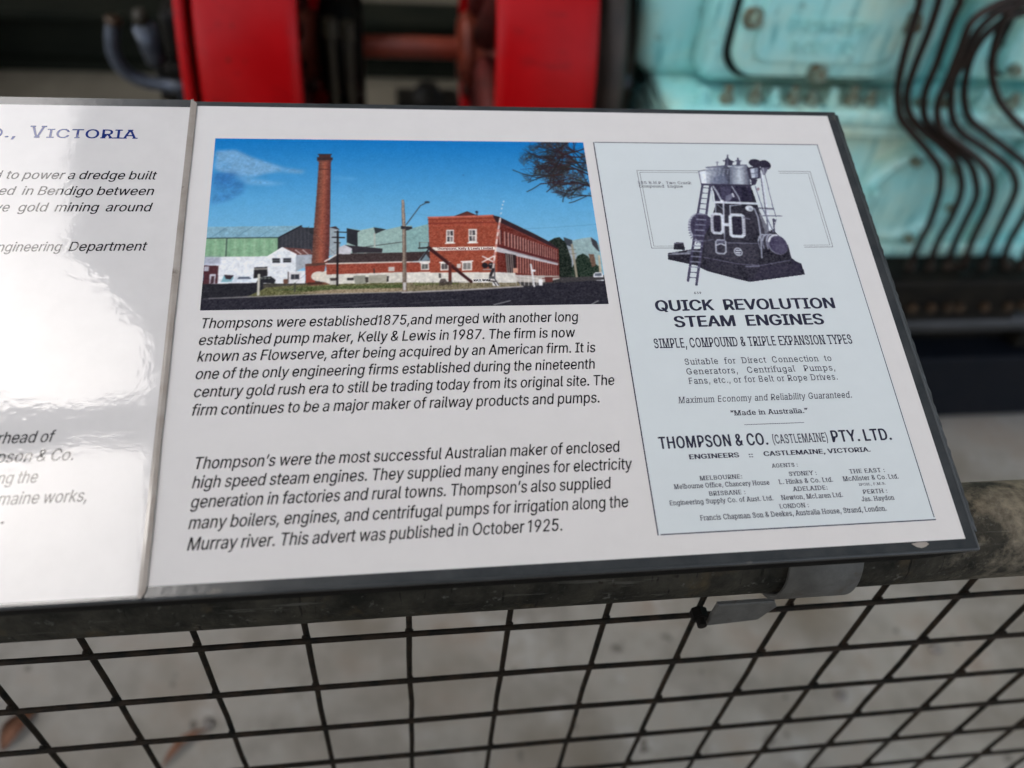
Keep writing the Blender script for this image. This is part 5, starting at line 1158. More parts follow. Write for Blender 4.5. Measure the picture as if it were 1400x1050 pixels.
109:(610,[[53,0,53,379,112,379,112,295,108,295,118,323,132,346,151,363,172,376,195,384,219,386,257,380,287,361,309,331,321,295,312,295,322,321,337,343,357,361,381,375,407,383,437,386,468,383,497,372,522,354,541,328,553,296,557,255,557,0,496,0,496,254,490,289,473,313,447,326,419,330,395,328,374,320,358,307,345,290,338,270,335,247,335,0,274,0,274,260,269,288,253,311,229,326,199,330,178,328,158,320,140,307,126,289,117,266,114,238,114,0]]),
110:(410,[[114,227,114,0,53,0,53,379,112,379,112,287,102,287,124,332,152,362,187,379,227,384,264,380,295,369,321,349,341,321,353,285,357,240,357,0,296,0,296,235,290,275,273,304,246,323,210,329,184,326,161,317,141,303,126,283,117,257]]),
111:(415,[[207,-8,159,-2,117,16,82,46,56,85,40,133,34,187,40,243,56,291,82,330,117,360,159,378,207,384,256,378,299,360,333,330,359,291,376,243,381,187,376,133,359,85,333,46,299,16,256,-2],[207,46,242,51,270,66,292,89,307,117,316,151,319,187,316,224,307,258,292,287,270,310,242,325,207,330,173,325,145,310,124,287,108,258,99,224,96,187,99,151,108,117,124,89,145,66,173,51]]),
112:(424,[[53,-143,53,379,112,379,112,319,118,319,137,346,171,373,197,381,229,384,274,378,313,361,345,332,370,293,385,245,390,189,385,133,370,84,346,45,313,16,274,-2,229,-8,198,-5,173,4,138,31,118,59,114,59,114,-143],[220,47,253,51,279,66,301,88,316,117,325,151,328,189,325,227,316,261,301,290,280,311,253,325,220,330,188,325,161,312,140,291,125,263,116,229,113,189,116,150,125,115,140,86,162,65,188,51]]),
113:(424,[[372,-143,311,-143,311,59,306,59,287,31,252,4,227,-5,195,-8,151,-2,111,16,79,45,55,84,39,133,34,189,39,245,55,293,79,332,112,361,151,378,196,384,228,381,253,373,287,346,307,319,313,319,313,379,372,379],[205,47,236,51,263,65,284,86,299,115,309,150,312,189,309,229,300,263,284,291,263,312,237,325,205,330,172,325,145,311,124,290,108,261,99,227,96,189,99,151,109,117,124,88,145,66,172,51]]),
114:(259,[[53,0,53,379,112,379,112,321,115,321,130,347,152,367,181,380,213,385,229,384,243,384,243,322,230,324,207,326,182,323,159,315,140,301,126,284,117,262,114,237,114,0]]),
115:(365,[[182,-8,145,-5,112,3,84,18,62,38,45,63,36,94,94,107,105,79,124,60,150,49,181,45,217,50,244,62,262,81,268,103,265,121,254,136,237,147,212,155,149,170,104,186,72,208,53,237,47,274,51,305,65,332,87,354,115,370,149,381,187,384,223,381,254,372,279,358,299,339,314,316,324,290,268,277,258,298,243,316,219,328,187,333,156,329,131,317,114,299,109,277,112,258,124,243,144,232,172,223,229,209,275,194,306,171,325,142,331,107,326,75,312,47,290,24,260,6,223,-5]]),
116:(227,[[204,379,204,327,6,327,6,379],[65,471,126,471,126,98,128,76,136,61,150,53,170,50,185,51,202,54,213,2,192,-3,168,-4,125,2,92,21,72,52,65,93]]),
117:(410,[[182,-5,146,-1,115,11,89,31,69,59,57,95,53,139,53,379,114,379,114,144,119,105,137,75,164,56,200,50,226,53,249,62,268,77,283,97,293,122,296,153,296,379,357,379,357,0,298,0,298,92,307,92,286,47,257,17,222,0]]),
118:(389,[[163,0,17,379,84,379,165,155,187,87,206,21,184,21,203,87,224,155,305,379,371,379,226,0]]),
119:(567,[[138,0,23,379,87,379,133,214,154,137,175,41,165,41,186,135,206,214,252,379,316,379,362,214,382,136,402,41,391,41,413,135,434,214,480,379,545,379,429,0,368,0,319,172,305,225,291,280,277,338,291,338,277,280,263,225,248,172,199,0]]),
120:(379,[[21,0,171,218,171,171,29,379,100,379,147,306,179,253,207,206,175,206,202,253,233,306,282,379,352,379,209,169,209,214,358,0,287,0,231,85,200,136,173,182,205,182,178,136,148,85,91,0]]),
121:(389,[[47,-139,61,-86,71,-87,104,-89,118,-84,130,-74,141,-58,151,-36,163,-1,17,379,84,379,165,155,187,87,206,21,184,21,202,87,224,155,305,379,371,379,204,-58,177,-107,159,-124,139,-136,117,-143,91,-145,65,-143]]),
8217:(177,[[52,318,82,509,151,509,98,318]]),
8220:(300,[[52,318,104,509,151,509,121,318],[175,318,228,509,274,509,244,318]]),
8221:(300,[[52,318,82,509,151,509,98,318],[175,318,205,509,274,509,222,318]]),
}

# ---------------------------------------------------------------- lettering
def glyph_mesh(s, bold=0, serif=0.0, space=1.0, sthick=.05, word=1.0):
    """letters as flat faces; GLYPHS holds outlines in 1/1000 units, capitals 509 high"""
    layers = {}
    x = 0.0
    def area(lp):
        p = [(lp[i], lp[i + 1]) for i in range(0, len(lp), 2)]
        return sum(p[i - 1][0] * p[i][1] - p[i][0] * p[i - 1][1] for i in range(len(p))) / 2
    def inside(q, lp):
        r = False; p = [(lp[i], lp[i + 1]) for i in range(0, len(lp), 2)]
        for i in range(len(p)):
            (x0, y0), (x1, y1) = p[i - 1], p[i]
            if (y0 > q[1]) != (y1 > q[1]) and q[0] < (x1 - x0) * (q[1] - y0) / (y1 - y0) + x0: r = not r
        return r
    for ch in s:
        adv, loops = GLYPHS[ord(ch)]
        if loops:
            ar = [area(lp) for lp in loops]; big = max(range(len(loops)), key=lambda i: abs(ar[i])); sg = ar[big] > 0
            outer = [i for i in range(len(loops)) if (ar[i] > 0) == sg]
            for k, i in enumerate(outer):
                # strokes drawn over one another sit on separate layers; dots and other separate pieces share the first
                bx = lambda l: (min(l[0::2]), max(l[0::2]), min(l[1::2]), max(l[1::2]))
                b0 = bx(loops[i]); lay = 0
                for j in outer[:k]:
                    b1 = bx(loops[j])
                    if b0[0] < b1[1] and b1[0] < b0[1] and b0[2] < b1[3] and b1[2] < b0[3]: lay = k
                holes = [loops[h] for h in range(len(loops)) if (ar[h] > 0) != sg and inside(loops[h][:2], loops[i])]
                layers.setdefault(lay, []).extend([[(q + x) if n % 2 == 0 else q for n, q in enumerate(lp)] for lp in [loops[i]] + holes])
        x += adv * space * (word if ch == ' ' else 1)
    V = []; F = []
    for lay in sorted(layers):
        cu = bpy.data.curves.new("t", 'CURVE'); cu.dimensions = '2D'; cu.fill_mode = 'FRONT'
        for lp in layers[lay]:
            n = len(lp) // 2
            sp = cu.splines.new('POLY'); sp.points.add(n - 1); sp.use_cyclic_u = True
            sp.points.foreach_set('co', [q for i in range(n) for q in (lp[2 * i] / 1000, lp[2 * i + 1] / 1000, 0, 1)])
        o = bpy.data.objects.new("t", cu); C.objects.link(o)
        dg = bpy.context.evaluated_depsgraph_get(); me = o.evaluated_get(dg).to_mesh()
        nb = len(V)
        V += [(v.co[0], v.co[1], lay * 1.5e-6) for v in me.vertices]; F += [tuple(i + nb for i in p.vertices) for p in me.polygons]
        o.evaluated_get(dg).to_mesh_clear(); bpy.data.objects.remove(o); bpy.data.curves.remove(cu)
    n0 = len(V); F0 = list(F); V0 = list(V)
    if serif:
        cnt = {}
        for f in F0:
            for i in range(len(f)):
                e = tuple(sorted((f[i], f[(i + 1) % len(f)]))); cnt[e] = cnt.get(e, 0) + 1
        for (a, b), n in cnt.items():
            if n != 1: continue
            (xa, ya, _), (xb, yb, _) = V[a], V[b]
            if abs(ya - yb) < .004 and .03 < abs(xa - xb) < .13 and any(abs(ya - q) < .012 for q in (0, .379, .509, -.14, .53, .52)):
                x0, x1 = min(xa, xb), max(xa, xb); t = sthick if ya < .1 else -sthick
                right = serif if (ya < .1 or ya > .45) else 0
                k = len(V); V += [(x0 - serif, ya, 6e-6), (x1 + right, ya, 6e-6), (x1 + right, ya + t, 6e-6), (x0 - serif, ya + t, 6e-6)]; F.append((k, k + 1, k + 2, k + 3))
    # heavier weights: the strokes are printed again a hair to either side
    base_f = list(F); base_v = list(V); nb = len(V)
    for q, (dx, dy) in enumerate(((bold, 0), (-bold, 0), (bold * .6, bold * .35), (-bold * .6, -bold * .35)) if bold else ()):
        V += [(a + dx, b + dy, c + 8e-6 * (q + 1)) for a, b, c in base_v]; F += [tuple(i + nb * (q + 1) for i in f) for f in base_f]
    return np.array(V), F

CAP = .509
STYLE = {  # shear, boldness, serif, serif thickness, letter spacing, word spacing
    'it': (.21, .0085, 0, .05, 1.0, .86), 'bold': (0, .030, 0, .05, 1.0, 1.0), 'serif': (0, .005, .07, .04, 1.16, 1.1), 'serifb': (0, .017, .068, .045, 1.08, 1.1),
    'serifx': (0, .010, .05, .06, 1.1, 1.1), 'serifit': (.2, .005, .06, .034, 1.1, 1.1), 'cond': (0, .028, 0, .05, 1.08, 1.0), 'condl': (0, .012, .03, .04, 1.06, 1), 'wide': (0, .012, .05, .05, 1.05, 1)}

def text_lines(name, lines, material, parent, h):
    VV = []; FF = []
    for s, st, u0, u1, v, cap in lines:
        sh, bo, ser, sth, sp, wd = STYLE[st]
        V, F = glyph_mesh(s, bo, ser, sp, sth, wd)
        y = V[:, 1] * cap / CAP
        x = V[:, 0] + sh * V[:, 1]
        x = u0 + (x - x.min()) / (x.max() - x.min()) * (u1 - u0)
        k = len(VV)
        VV += [(a / 1000, (v + b) / 1000, h + c) for a, b, c in zip(x, y, V[:, 2])]
        FF += [tuple(i + k for i in f) for f in F]
    o = obj(name, (VV, [], FF), material); o.parent = parent
    return o

def pick(*groups): return [t[:6] for t in TEXT if t[6] in groups]

def strip_mesh(rects, h):
    V = []; F = []
    for u0, u1, v0, v1 in rects:
        k = len(V); V += [(u0 / 1000, v0 / 1000, h), (u1 / 1000, v0 / 1000, h), (u1 / 1000, v1 / 1000, h), (u0 / 1000, v1 / 1000, h)]; F.append((k, k + 1, k + 2, k + 3))
    return V, [], F

# ================================================================ SETTING
bm = bmesh.new()
nx, ny = 60, 60
bmesh.ops.create_grid(bm, x_segments=2, y_segments=2, size=150)
tag(obj("floor", bm, M['concrete']), kind='structure')
bm = bmesh.new(); rv = []
pts = [(-8, 1.98), (-4, 2.06), (-1.2, 2.02), (-.2, 2.0), (.6, 2.05), (1.1, 1.97), (3, 2.0), (8, 2.06), (8, 9), (-8, 9)]
bm.faces.new([bm.verts.new((x, y, .004)) for x, y in pts])
tag(obj("dirt_ground", bm, M['dirt']), kind='structure')

# open sided roof over the machinery (seen only as a reflection in the glossy sheets)
shelter = thing("open_shelter", "high open sided grey roof on steel posts above the engine", "shelter", (3, 2, 0))
bm = bmesh.new()
for (x0, x1, y0, y1) in ((-1.27, 9, -2.6, 1.05), (-1.69, 9, 1.05, 5.2), (-9, -2.3, -2.6, 5.2)):  # last strip is an added left roof, cutting sky light on the sheets
    n = int((x1 - x0) / .08)
    prev = None
    for i in range(n + 1):
        x = x0 + (x1 - x0) * i / n; z = 5.5 + .02 * (i % 2)
        ya = y0 + max(0, -1.27 - x) * 1.15 if x0 > -2 and y0 > 0 else y0      # the eaves are cut away at a slant here
        ring = [bm.verts.new((x, y, z + k)) for y, k in ((ya, 0), (y1, 0), (y1, .01), (ya, .01))]
        if prev:
            for k in range(4): bm.faces.new((prev[k], prev[(k + 1) % 4], ring[(k + 1) % 4], ring[k]))
        prev = ring
obj("roof_sheet", bm, M['roof'], shelter)
bm = bmesh.new(); add_box(bm, -7, 9, .40, .63, 5.2, 5.42, .005)
obj("beam", bm, M['roof'], shelter)
for px, py in ((-6.9, .62), (8.8, .62), (8.8, 5.0), (-1.4, 5.0)):
    bm = bmesh.new(); add_box(bm, px - .06, px + .06, py - .06, py + .06, 0, 5.195, .006)
    obj("post", bm, M['roof'], shelter)

wall = thing("shed_wall", "dark corrugated shed wall far behind the engine and girders", "wall", (1, 5.3, 0))
bm = bmesh.new(); prev = None
for i in range(401):
    x = -9 + 19 * i / 400; y = 5.3 + .012 * math.sin(i * math.pi / 2)
    ring = [bm.verts.new(q) for q in ((x, y, .004), (x, y, 5.6), (x, y + .01, 5.6), (x, y + .01, .004))]
    if prev:
        for k in range(4): bm.faces.new((prev[k], prev[(k + 1) % 4], ring[(k + 1) % 4], ring[k]))
    prev = ring
obj("cladding", bm, M['greensteel'], wall)
scr = thing("front_light_blocker", "added dark board screen behind the camera, blocking front light", "screen", (.1, -.65, 0))  # unseen blocker, added to keep front light off the rail and near floor
for i in range(5):
    x = -.4 + i * .2; bm = bmesh.new(); add_box(bm, x, x + .193, -.62, -.595, .02, 2.0 + .01 * (i * 7 % 3), .002); obj("board", bm, M['blocker_timber'], scr)  # boards of the added front light blocker
for x in (-.38, .5):
    bm = bmesh.new(); add_box(bm, x, x + .09, -.71, -.621, 0, 1.98, .003); obj("post", bm, M['blocker_timber'], scr)  # posts of the added front light blocker

# ================================================================ RAILING
rail = thing("barrier_fence", "weathered galvanised pipe railing with dark square wire mesh hung below it", "fence", (.2, .05, 0))
bm = bmesh.new()
n = 160; prev = None; py, pz, pr = .061, .965, .030
for i in range(n + 1):
    x = -1.6 + 4.0 * i / n
    ring = []
    for k in range(40):
        a = 2 * math.pi * k / 40
        d = 1 + .012 * mnoise.noise(Vector((x * 9, math.cos(a) * 1.3, math.sin(a) * 1.3)))
        ring.append(bm.verts.new((x, py + pr * d * math.cos(a), pz + pr * d * math.sin(a))))
    if prev:
        for k in range(40): bm.faces.new((prev[k], prev[(k + 1) % 40], ring[(k + 1) % 40], ring[k]))
    else: bm.faces.new(ring[::-1])
    prev = ring
bm.faces.new(prev)
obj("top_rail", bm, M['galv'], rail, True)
for x in (-1.45, 2.25):
    bm = bmesh.new(); add_cyl(bm, (x, .061, 0), (x, .061, .94), .024, 24); obj("post", bm, M['galv'], rail, True)
# mesh: 62.5 mm squares, wires a little out of true
MK = 1.25
mx0 = .148404 * (1 - MK); my = -.201409 * (1 - MK); mz0 = 1.380113 * (1 - MK) + 1.0 * MK
bm = bmesh.new()
for j in range(0, 13):
    z = mz0 - j * .05156 * MK
    pts = [Vector((-1.5 + 3.9 * i / 40, my - .0027 + .0012 * mnoise.noise(Vector((i * .7, j, 0))), z + .0016 * mnoise.noise(Vector((i * .45, j * 3.1, 5))))) for i in range(41)]
    add_tube(bm, pts, .0019, 10)
for i in range(-22, 38):
    x = mx0 + i * .05 * MK + .0025 * mnoise.noise(Vector((i * 1.7, 0, 3)))
    if x < -1.42 or x > 2.2: continue
    tilt = .004 * mnoise.noise(Vector((i * 2.3, 4, 1)))
    pts = [Vector((x + tilt * k / 12 + .0012 * mnoise.noise(Vector((i, k * .6, 9))), my + .0022, .938 - (.938 - .09) * k / 24)) for k in range(25)]
    add_tube(bm, pts, .0019, 10)
for j in range(0, 9):                           # weld beads where the wires cross
    for i in range(-20, 36):
        x = mx0 + i * .05 * MK + .0025 * mnoise.noise(Vector((i * 1.7, 0, 3))); z = mz0 - j * .05156 * MK
        if x < -.55 or x > 1.5: continue
        t = bmesh.new(); bmesh.ops.create_icosphere(t, subdivisions=1, radius=.0025)
        for v in t.verts: v.co = Vector((x + v.co.x * (1 + .3 * math.sin(i * 7 + j)), my - .0003 + v.co.y * .9, z + v.co.z))
        merge(bm, t)
obj("wire_mesh", bm, M['wire'], rail, True)

# saddle clamp under the sign
cl = thing("pipe_clamp", "pale zinc saddle strap wrapped round the rail below the sign with a small tab", "clamp", (.385, .06, .93))
bm = bmesh.new()
rr0, rr1 = pr + .0012, pr + .0042
def arc_strip(x0, x1, a0, a1, r0, r1, n=26, cut=.010):
    prev = None
    for i in range(n + 1):
        a = R(a0 + (a1 - a0) * i / n)
        c = cut * max(0, (i - n * .78) / (n * .22)) ** 1.4
        ring = [bm.verts.new((x, py + r * math.cos(a), pz + r * math.sin(a))) for x, r in ((x0 + c * .2, r0), (x1 - c * 1.6, r0), (x1 - c * 1.6, r1), (x0 + c * .2, r1))]
        if prev:
            for k in range(4): bm.faces.new((prev[k], prev[(k + 1) % 4], ring[(k + 1) % 4], ring[k]))
        else: bm.faces.new(ring[::-1])
        prev = ring
    bm.faces.new(prev)
arc_strip(.367, .4115, 80, 275, rr0, rr1)
obj("strap", bm, M['strap'], cl, True)
bm = bmesh.new()
t = [(.335, .9415), (.371, .9415), (.3745, .9345), (.3665, .9195), (.3335, .9165)]
add_prism_xz(bm, t, .0335, .0362, .0006, 1)
obj("tab", bm, M['strap'], cl)
bm = bmesh.new(); add_cyl(bm, (.3285, .0345, .9235), (.3285, .0415, .9235), .0055, 6, bev=.0006); add_cyl(bm, (.3285, .030, .9235), (.3285, .0345, .9235), .003, 12)
obj("bolt", bm, M['blackiron'], cl)

# ================================================================ SIGN
TILT = 0.3199825976
BORG = (0.0287683, 0.0188312, 1.0234720)
def sheet_thing(name, label, cat):
    o = thing(name, label, cat, BORG, None, (TILT, 0, 0)); o['sheetframe'] = 1
    return o
board = sheet_thing("sign_board", "long dark tilted backing board with scuffed edges fixed above the pipe rail", "sign board")
bm = bmesh.new(); add_box(bm, -.452, .4262, -.0062, .3035, -.0045, -.0007, .0008, 2)
o = obj("face_plate", bm, M['board'], board); o.location = (0, 0, 0)
bm = bmesh.new()
# folded front lip, tapering away at the right corner
out = [(-.452, -.0046), (.4255, -.0046), (.404, -.0150), (.392, -.0165), (-.452, -.0165)]
tb = bmesh.new(); f = [tb.verts.new((x, -.0058, z)) for x, z in out]; b = [tb.verts.new((x, .004, z)) for x, z in out]
tb.faces.new(f); tb.faces.new(b[::-1])
for i in range(5): tb.faces.new((f[i], b[i], b[(i + 1) % 5], f[(i + 1) % 5]))
merge(bm, tb)
o = obj("front_lip", bm, M['board_side'], board)
bm = bmesh.new(); add_box(bm, -.445, .4235, .0042, .302, -.0165, -.0047, .001)
o = obj("back_panel", bm, M['board_side'], board)
bm = bmesh.new()
prev = None                                   # frayed right edge
for i in range(90):
    v = .004 + .297 * i / 89; w = .0012 + .0011 * (mnoise.noise(Vector((i * .9, 2, 0))) + .4) * (1 - i / 140)
    ring = [bm.verts.new(q) for q in ((.4264, v, -.0042), (.4264 + w, v, -.0042), (.4264 + w, v, -.0014 + .0005 * mnoise.noise(Vector((i * 1.3, 0, 0)))), (.4264, v, -.0012))]
    if prev:
        for k in range(4): bm.faces.new((prev[k], prev[(k + 1) % 4], ring[(k + 1) % 4], ring[k]))
    prev = ring
o = obj("frayed_edge", bm, M['board'], board)

def ring_mesh(o0, i0, h, th=.0003):
    """flat frame between outer (u0,u1,v0,v1) and inner rectangles, mm"""
    bmr = bmesh.new()
    (a, b, c, d), (e, f, g, i) = o0, i0
    for u0, u1, v0, v1 in ((a, b, c, g), (a, b, i, d), (a, e, g, i), (f, b, g, i)):
        if u1 - u0 > .01 and v1 - v0 > .01:
            add_box(bmr, u0 / 1000, u1 / 1000, v0 / 1000, v1 / 1000, h - th, h)
    return bmr

def paper_mesh(u0, u1, v0, v1, h, nu=40, nv=30):
    V = []; F = []
    for j in range(nv + 1):
        for i in range(nu + 1): V.append(((u0 + (u1 - u0) * i / nu) / 1000, (v0 + (v1 - v0) * j / nv) / 1000, h))
    for j in range(nv):
        for i in range(nu):
            a = j * (nu + 1) + i; F.append((a, a + 1, a + nu + 2, a + nu + 1))
    return V, [], F

PW, PH = 418.8, 298.7
sheet_r = sheet_thing("information_sheet", "laminated white sheet with a factory photograph, two paragraphs and a pale blue steam engine advert", "information sheet")
o = obj("paper", paper_mesh(0, PW, 0, PH, 0), M['paper'], sheet_r)
o = obj("laminate_border", ring_mesh((-1, 424.2, -5.0, 302.4), (0, PW, 0, PH), -.0001), M['film'], sheet_r)

cv = Canvas(230, 122.5, 2.7)
g = (cv.yy / 122.5)[..., None]
top, mid, low = np.array((12, 112, 188.)), np.array((76, 156, 208.)), np.array((124, 184, 216.))
gg = np.clip((g - .28) / .72, 0, 1)
cv.img[:] = np.where(gg < .5, low + (mid - low) * gg * 2, mid + (top - mid) * (gg * 2 - 1)); cv.mask[:] = 1
cv.img += cv.grain[..., None] * 1.2
def fbm(sx, sy, seed):
    t = np.zeros((cv.h, cv.w)); am = 1.0; r_ = np.random.default_rng(seed)
    for o_ in range(5):
        gx, gy = max(2, int(sx * 2 ** o_)), max(2, int(sy * 2 ** o_)); gr = r_.random((gy + 2, gx + 2))
        X = cv.xx / cv.W * gx; Y = cv.yy / cv.H * gy; xi = X.astype(int); yi = Y.astype(int); fx = X - xi; fy = Y - yi
        fx = fx * fx * (3 - 2 * fx); fy = fy * fy * (3 - 2 * fy)
        t += am * ((gr[yi, xi] * (1 - fx) + gr[yi, xi + 1] * fx) * (1 - fy) + (gr[yi + 1, xi] * (1 - fx) + gr[yi + 1, xi + 1] * fx) * fy); am *= .55
    return t / 2.1
skyimg = cv.img.copy()
cv.run(PIC[:4], .165)
wisp = np.clip((fbm(7, 6, 3) - .28) * 3.0, 0, 1)[..., None]
cv.img = skyimg * (1 - wisp) + cv.img * wisp
cv.run(PIC[4:], .165)
# photographic unevenness: everything below the sky gets soft blotches, then the whole print is softened
ground = (np.abs(cv.img - skyimg).sum(2) > 40)[..., None]
cv.img = np.where(ground, cv.img * (1 + .18 * (fbm(90, 50, 11)[..., None] - .5)) * (1 + .22 * (fbm(220, 120, 12)[..., None] - .5)), cv.img * (1 + .05 * (fbm(60, 30, 13)[..., None] - .5)))
# bare winter crown hanging in from the top right corner
CROWN = [(189.4, 113.5), (196.2, 121.4), (200.8, 127.8), (232.9, 128.3), (232.8, 79.2), (222.0, 79.7), (214.5, 77.4), (207.9, 80.3), (203.8, 86.5), (199.4, 92.4), (189.7, 90.6), (187.7, 95.3), (191.3, 98.3), (188.5, 103.6), (186.2, 107.4)]
def in_poly(x, y, P):
    r = False
    for (x0, y0), (x1, y1) in zip(P, P[1:] + P[:1]):
        if (y0 > y) != (y1 > y) and x < (x1 - x0) * (y - y0) / (y1 - y0) + x0: r = not r
    return r
def branch(x, y, a, ln, w, d):
    pts = [(x, y)]; aa = a
    for _ in range(4):
        aa += rng.normal(0, .09); x += math.cos(aa) * ln / 4; y += math.sin(aa) * ln / 4; pts.append((x, y))
    if in_poly(*pts[2], CROWN) or d > 2:
        cv.line(pts, max(w, .2), (30 + rng.integers(0, 30), 28 + rng.integers(0, 16), 38), a=.9 if w > .4 else .55)
    if d > 0:
        for k in range(3):
            p = pts[rng.integers(1, 5)]; branch(p[0], p[1], aa + rng.normal(0, .42), ln * rng.uniform(.6, .88), w * .66, d - 1)
gaps = fbm(30, 16, 21)
n_ = 0
while n_ < 6500:
    x, y = rng.uniform(165, 231), rng.uniform(60, 123)
    if not in_poly(x, y, CROWN): continue
    n_ += 1
    iy, ix = min(int(y * cv.k), cv.h - 1), min(int(x * cv.k), cv.w - 1)
    edge = 1 if all(in_poly(x + dx, y + dy, CROWN) for dx, dy in ((4, 0), (-4, 0), (0, -4))) else .45
    if gaps[iy, ix] < .45: continue
    a_ = rng.uniform(0, math.pi); l_ = rng.uniform(.5, 1.6)
    c_ = [(34, 40, 58), (52, 44, 48), (84, 62, 52), (44, 58, 84), (70, 78, 66)][rng.integers(0, 5)]
    cv.line([(x, y), (x + l_ * math.cos(a_), y + l_ * math.sin(a_))], rng.uniform(.22, .6), c_, a=.62 * edge)
for (x, y, a, ln, w) in ((236, 84, 2.75, 19, 1.3), (236, 92, 2.5, 20, 1.2), (236, 78, 3.1, 17, .9), (232, 118, 3.5, 18, 1.0), (222, 124, 3.7, 16, .9), (236, 104, 3.0, 22, 1.1), (236, 96, 2.6, 20, 1.1), (236, 112, 3.2, 20, 1.0), (214, 96, 3.2, 18, .9), (216, 92, 3.3, 18, .9)):
    branch(x, y, a, ln, w, 4)
def soften(a, r):
    for ax in (0, 1):
        b_ = a.copy()
        for k in range(1, r + 1):
            w_ = a.shape[ax]; i0 = np.clip(np.arange(w_) - k, 0, w_ - 1); i1 = np.clip(np.arange(w_) + k, 0, w_ - 1)
            b_ = b_ + a.take(i0, ax) + a.take(i1, ax)
        a = b_ / (2 * r + 1)
    return a
lum_ = cv.img.mean(2, keepdims=True); cv.img = lum_ + (cv.img - lum_) * .9
cv.img = soften(cv.img, 1) + cv.grain[..., None] * 1.2
obj('tape_residue', ([(u / 1000, v / 1000, .00012) for u, v in ((387, -1.0), (389.5, -2.9), (392, -3.6), (394.5, -3.1), (397, -1.7), (396, -.5), (391, -.4))], [], [tuple(range(7))]), M['film_light'], sheet_r)
photo = cv.mesh("printed_photo", M['photo'], 13.1, 150.2, .00005, sheet_r, 1.12)
o = text_lines("sign_lettering", pick('photo_sign'), M['photo_red'], photo, .00008)
o = text_lines("rail_sign_lettering", pick('photo_rail'), M['ink'], photo, .00008)
text_lines("upper_paragraph", pick('para1'), M['ink'], sheet_r, .00005)
text_lines("lower_paragraph", pick('para2'), M['ink'], sheet_r, .00005)

advert = obj("advert", (strip_mesh([(249.6, 405.3, 10.9, 273.2)], .00005)), M['advert_paper'], sheet_r)
V, E_, F = strip_mesh([(250.6, 405.0, 272.5, 273.1), (404.4, 404.9, 12.6, 272.4), (249.6, 250.3, 11.0, 272.9), (251.2, 405.3, 11.0, 11.6)], .00009)
b = obj("border_line", (V, E_, F), M['advert_ink']); b.parent = advert
b = text_lines("advert_lettering", pick('advert'), M['advert_ink'], advert, .00009)
b = obj("rule", strip_mesh([(309.3, 344.6, 70.55, 70.85)], .00009), M['advert_ink']); b.parent = advert
LFR = [(275.3, 317.5, 249.6, 249.9), (275.3, 275.6, 189.6, 249.6), (275.3, 295.0, 189.3, 189.6), (277.0, 317.0, 248.1, 248.35), (277.0, 277.25, 191.0, 248.1), (277.0, 295.0, 190.8, 191.0)]
RFR = [(371.5, 393.8, 249.6, 249.9), (393.5, 393.8, 189.6, 249.6), (374.5, 393.8, 189.3, 189.6), (371.5, 392.1, 248.1, 248.35), (391.85, 392.1, 191.0, 248.1), (374.5, 392.1, 190.8, 191.0)]
for fr in (LFR, RFR):
    b = obj("caption_frame", strip_mesh(fr, .00009), M['advert_ink']); b.parent = advert
ce = Canvas(145, 125, 2.6)
ce.img[:] = (204, 214, 224)
ce.run(ENG, .24)
ink = ce.img.copy(); dark = np.clip((150 - ink.mean(2)) / 90, 0, 1)[..., None]
hatch = (.5 + .5 * np.sin(ce.yy * 9 + ce.xx * 1.5))[..., None]
g2 = ce.grain.copy()
for q in range(3): g2 = (g2 + np.roll(g2, 1, 0) + np.roll(g2, 2, 1) + np.roll(g2, -2, 0)) / 2.4
g2 = g2 / g2.std()
ce.img = soften(ink + dark * (g2[..., None] * 2.5 + hatch * 9 - 4) + (1 - dark) * g2[..., None] * 5 + ce.grain[..., None] * 5, 1)
eng_o = ce.mesh("engraving", M['engraving'], 255, 150, .00009, advert, 1.03, masked=True)

sheet_l = sheet_thing("information_sheet", "glossy laminated white sheet lapping over its neighbour, bright sky mirrored across its faded italic text", "information sheet")
HL = .0012
o = obj("paper", paper_mesh(-423, -3.2, -4.2, 296.4, HL), M['paper_left'], sheet_l)
o = obj("laminate_border", ring_mesh((-428, -3.2, -5.5, 302.6), (-423, -3.2, -4.2, 296.4), HL - .0001), M['film'], sheet_l)
bm = bmesh.new()
NB = 120; prev = None
for i in range(NB + 1):
    v = -5.5 + 308.3 * i / NB
    wob = .35 * mnoise.noise(Vector((v * .02, 0, 0))) + .15 * mnoise.noise(Vector((v * .15, 3, 0)))
    r0 = .5 + wob - (3.2 * max(0, 1 - (v + 5.5) / 4) ** 2) - (2.5 * max(0, 1 - (302.8 - v) / 3) ** 2)
    zz = HL - .0001 + .0006 * max(0, mnoise.noise(Vector((v * .012, 7, 0))))
    ring = [bm.verts.new(((u) / 1000, v / 1000, z)) for u, z in ((-3.25, HL - .0006), (r0 - .3, HL - .0008), (r0, HL - .0007), (r0 - .1, zz - .00015), (-1.6, zz + .0001), (-3.25, HL + .00006))]
    if prev:
        for k in range(6): bm.faces.new((prev[k], prev[(k + 1) % 6], ring[(k + 1) % 6], ring[k]))
    else: bm.faces.new(ring[::-1])
    prev = ring
bm.faces.new(prev)
o = obj("sealed_edge", bm, M['film_light'], sheet_l)
text_lines("heading", pick('left_heading'), M['ink_blue'], sheet_l, HL + .00005)
lb = pick('left_body')
text_lines("upper_text", [t for t in lb if t[4] > 100], M['ink_left'], sheet_l, HL + .00005)
text_lines("lower_text", [t for t in lb if t[4] < 100], M['ink_left'], sheet_l, HL + .00005)

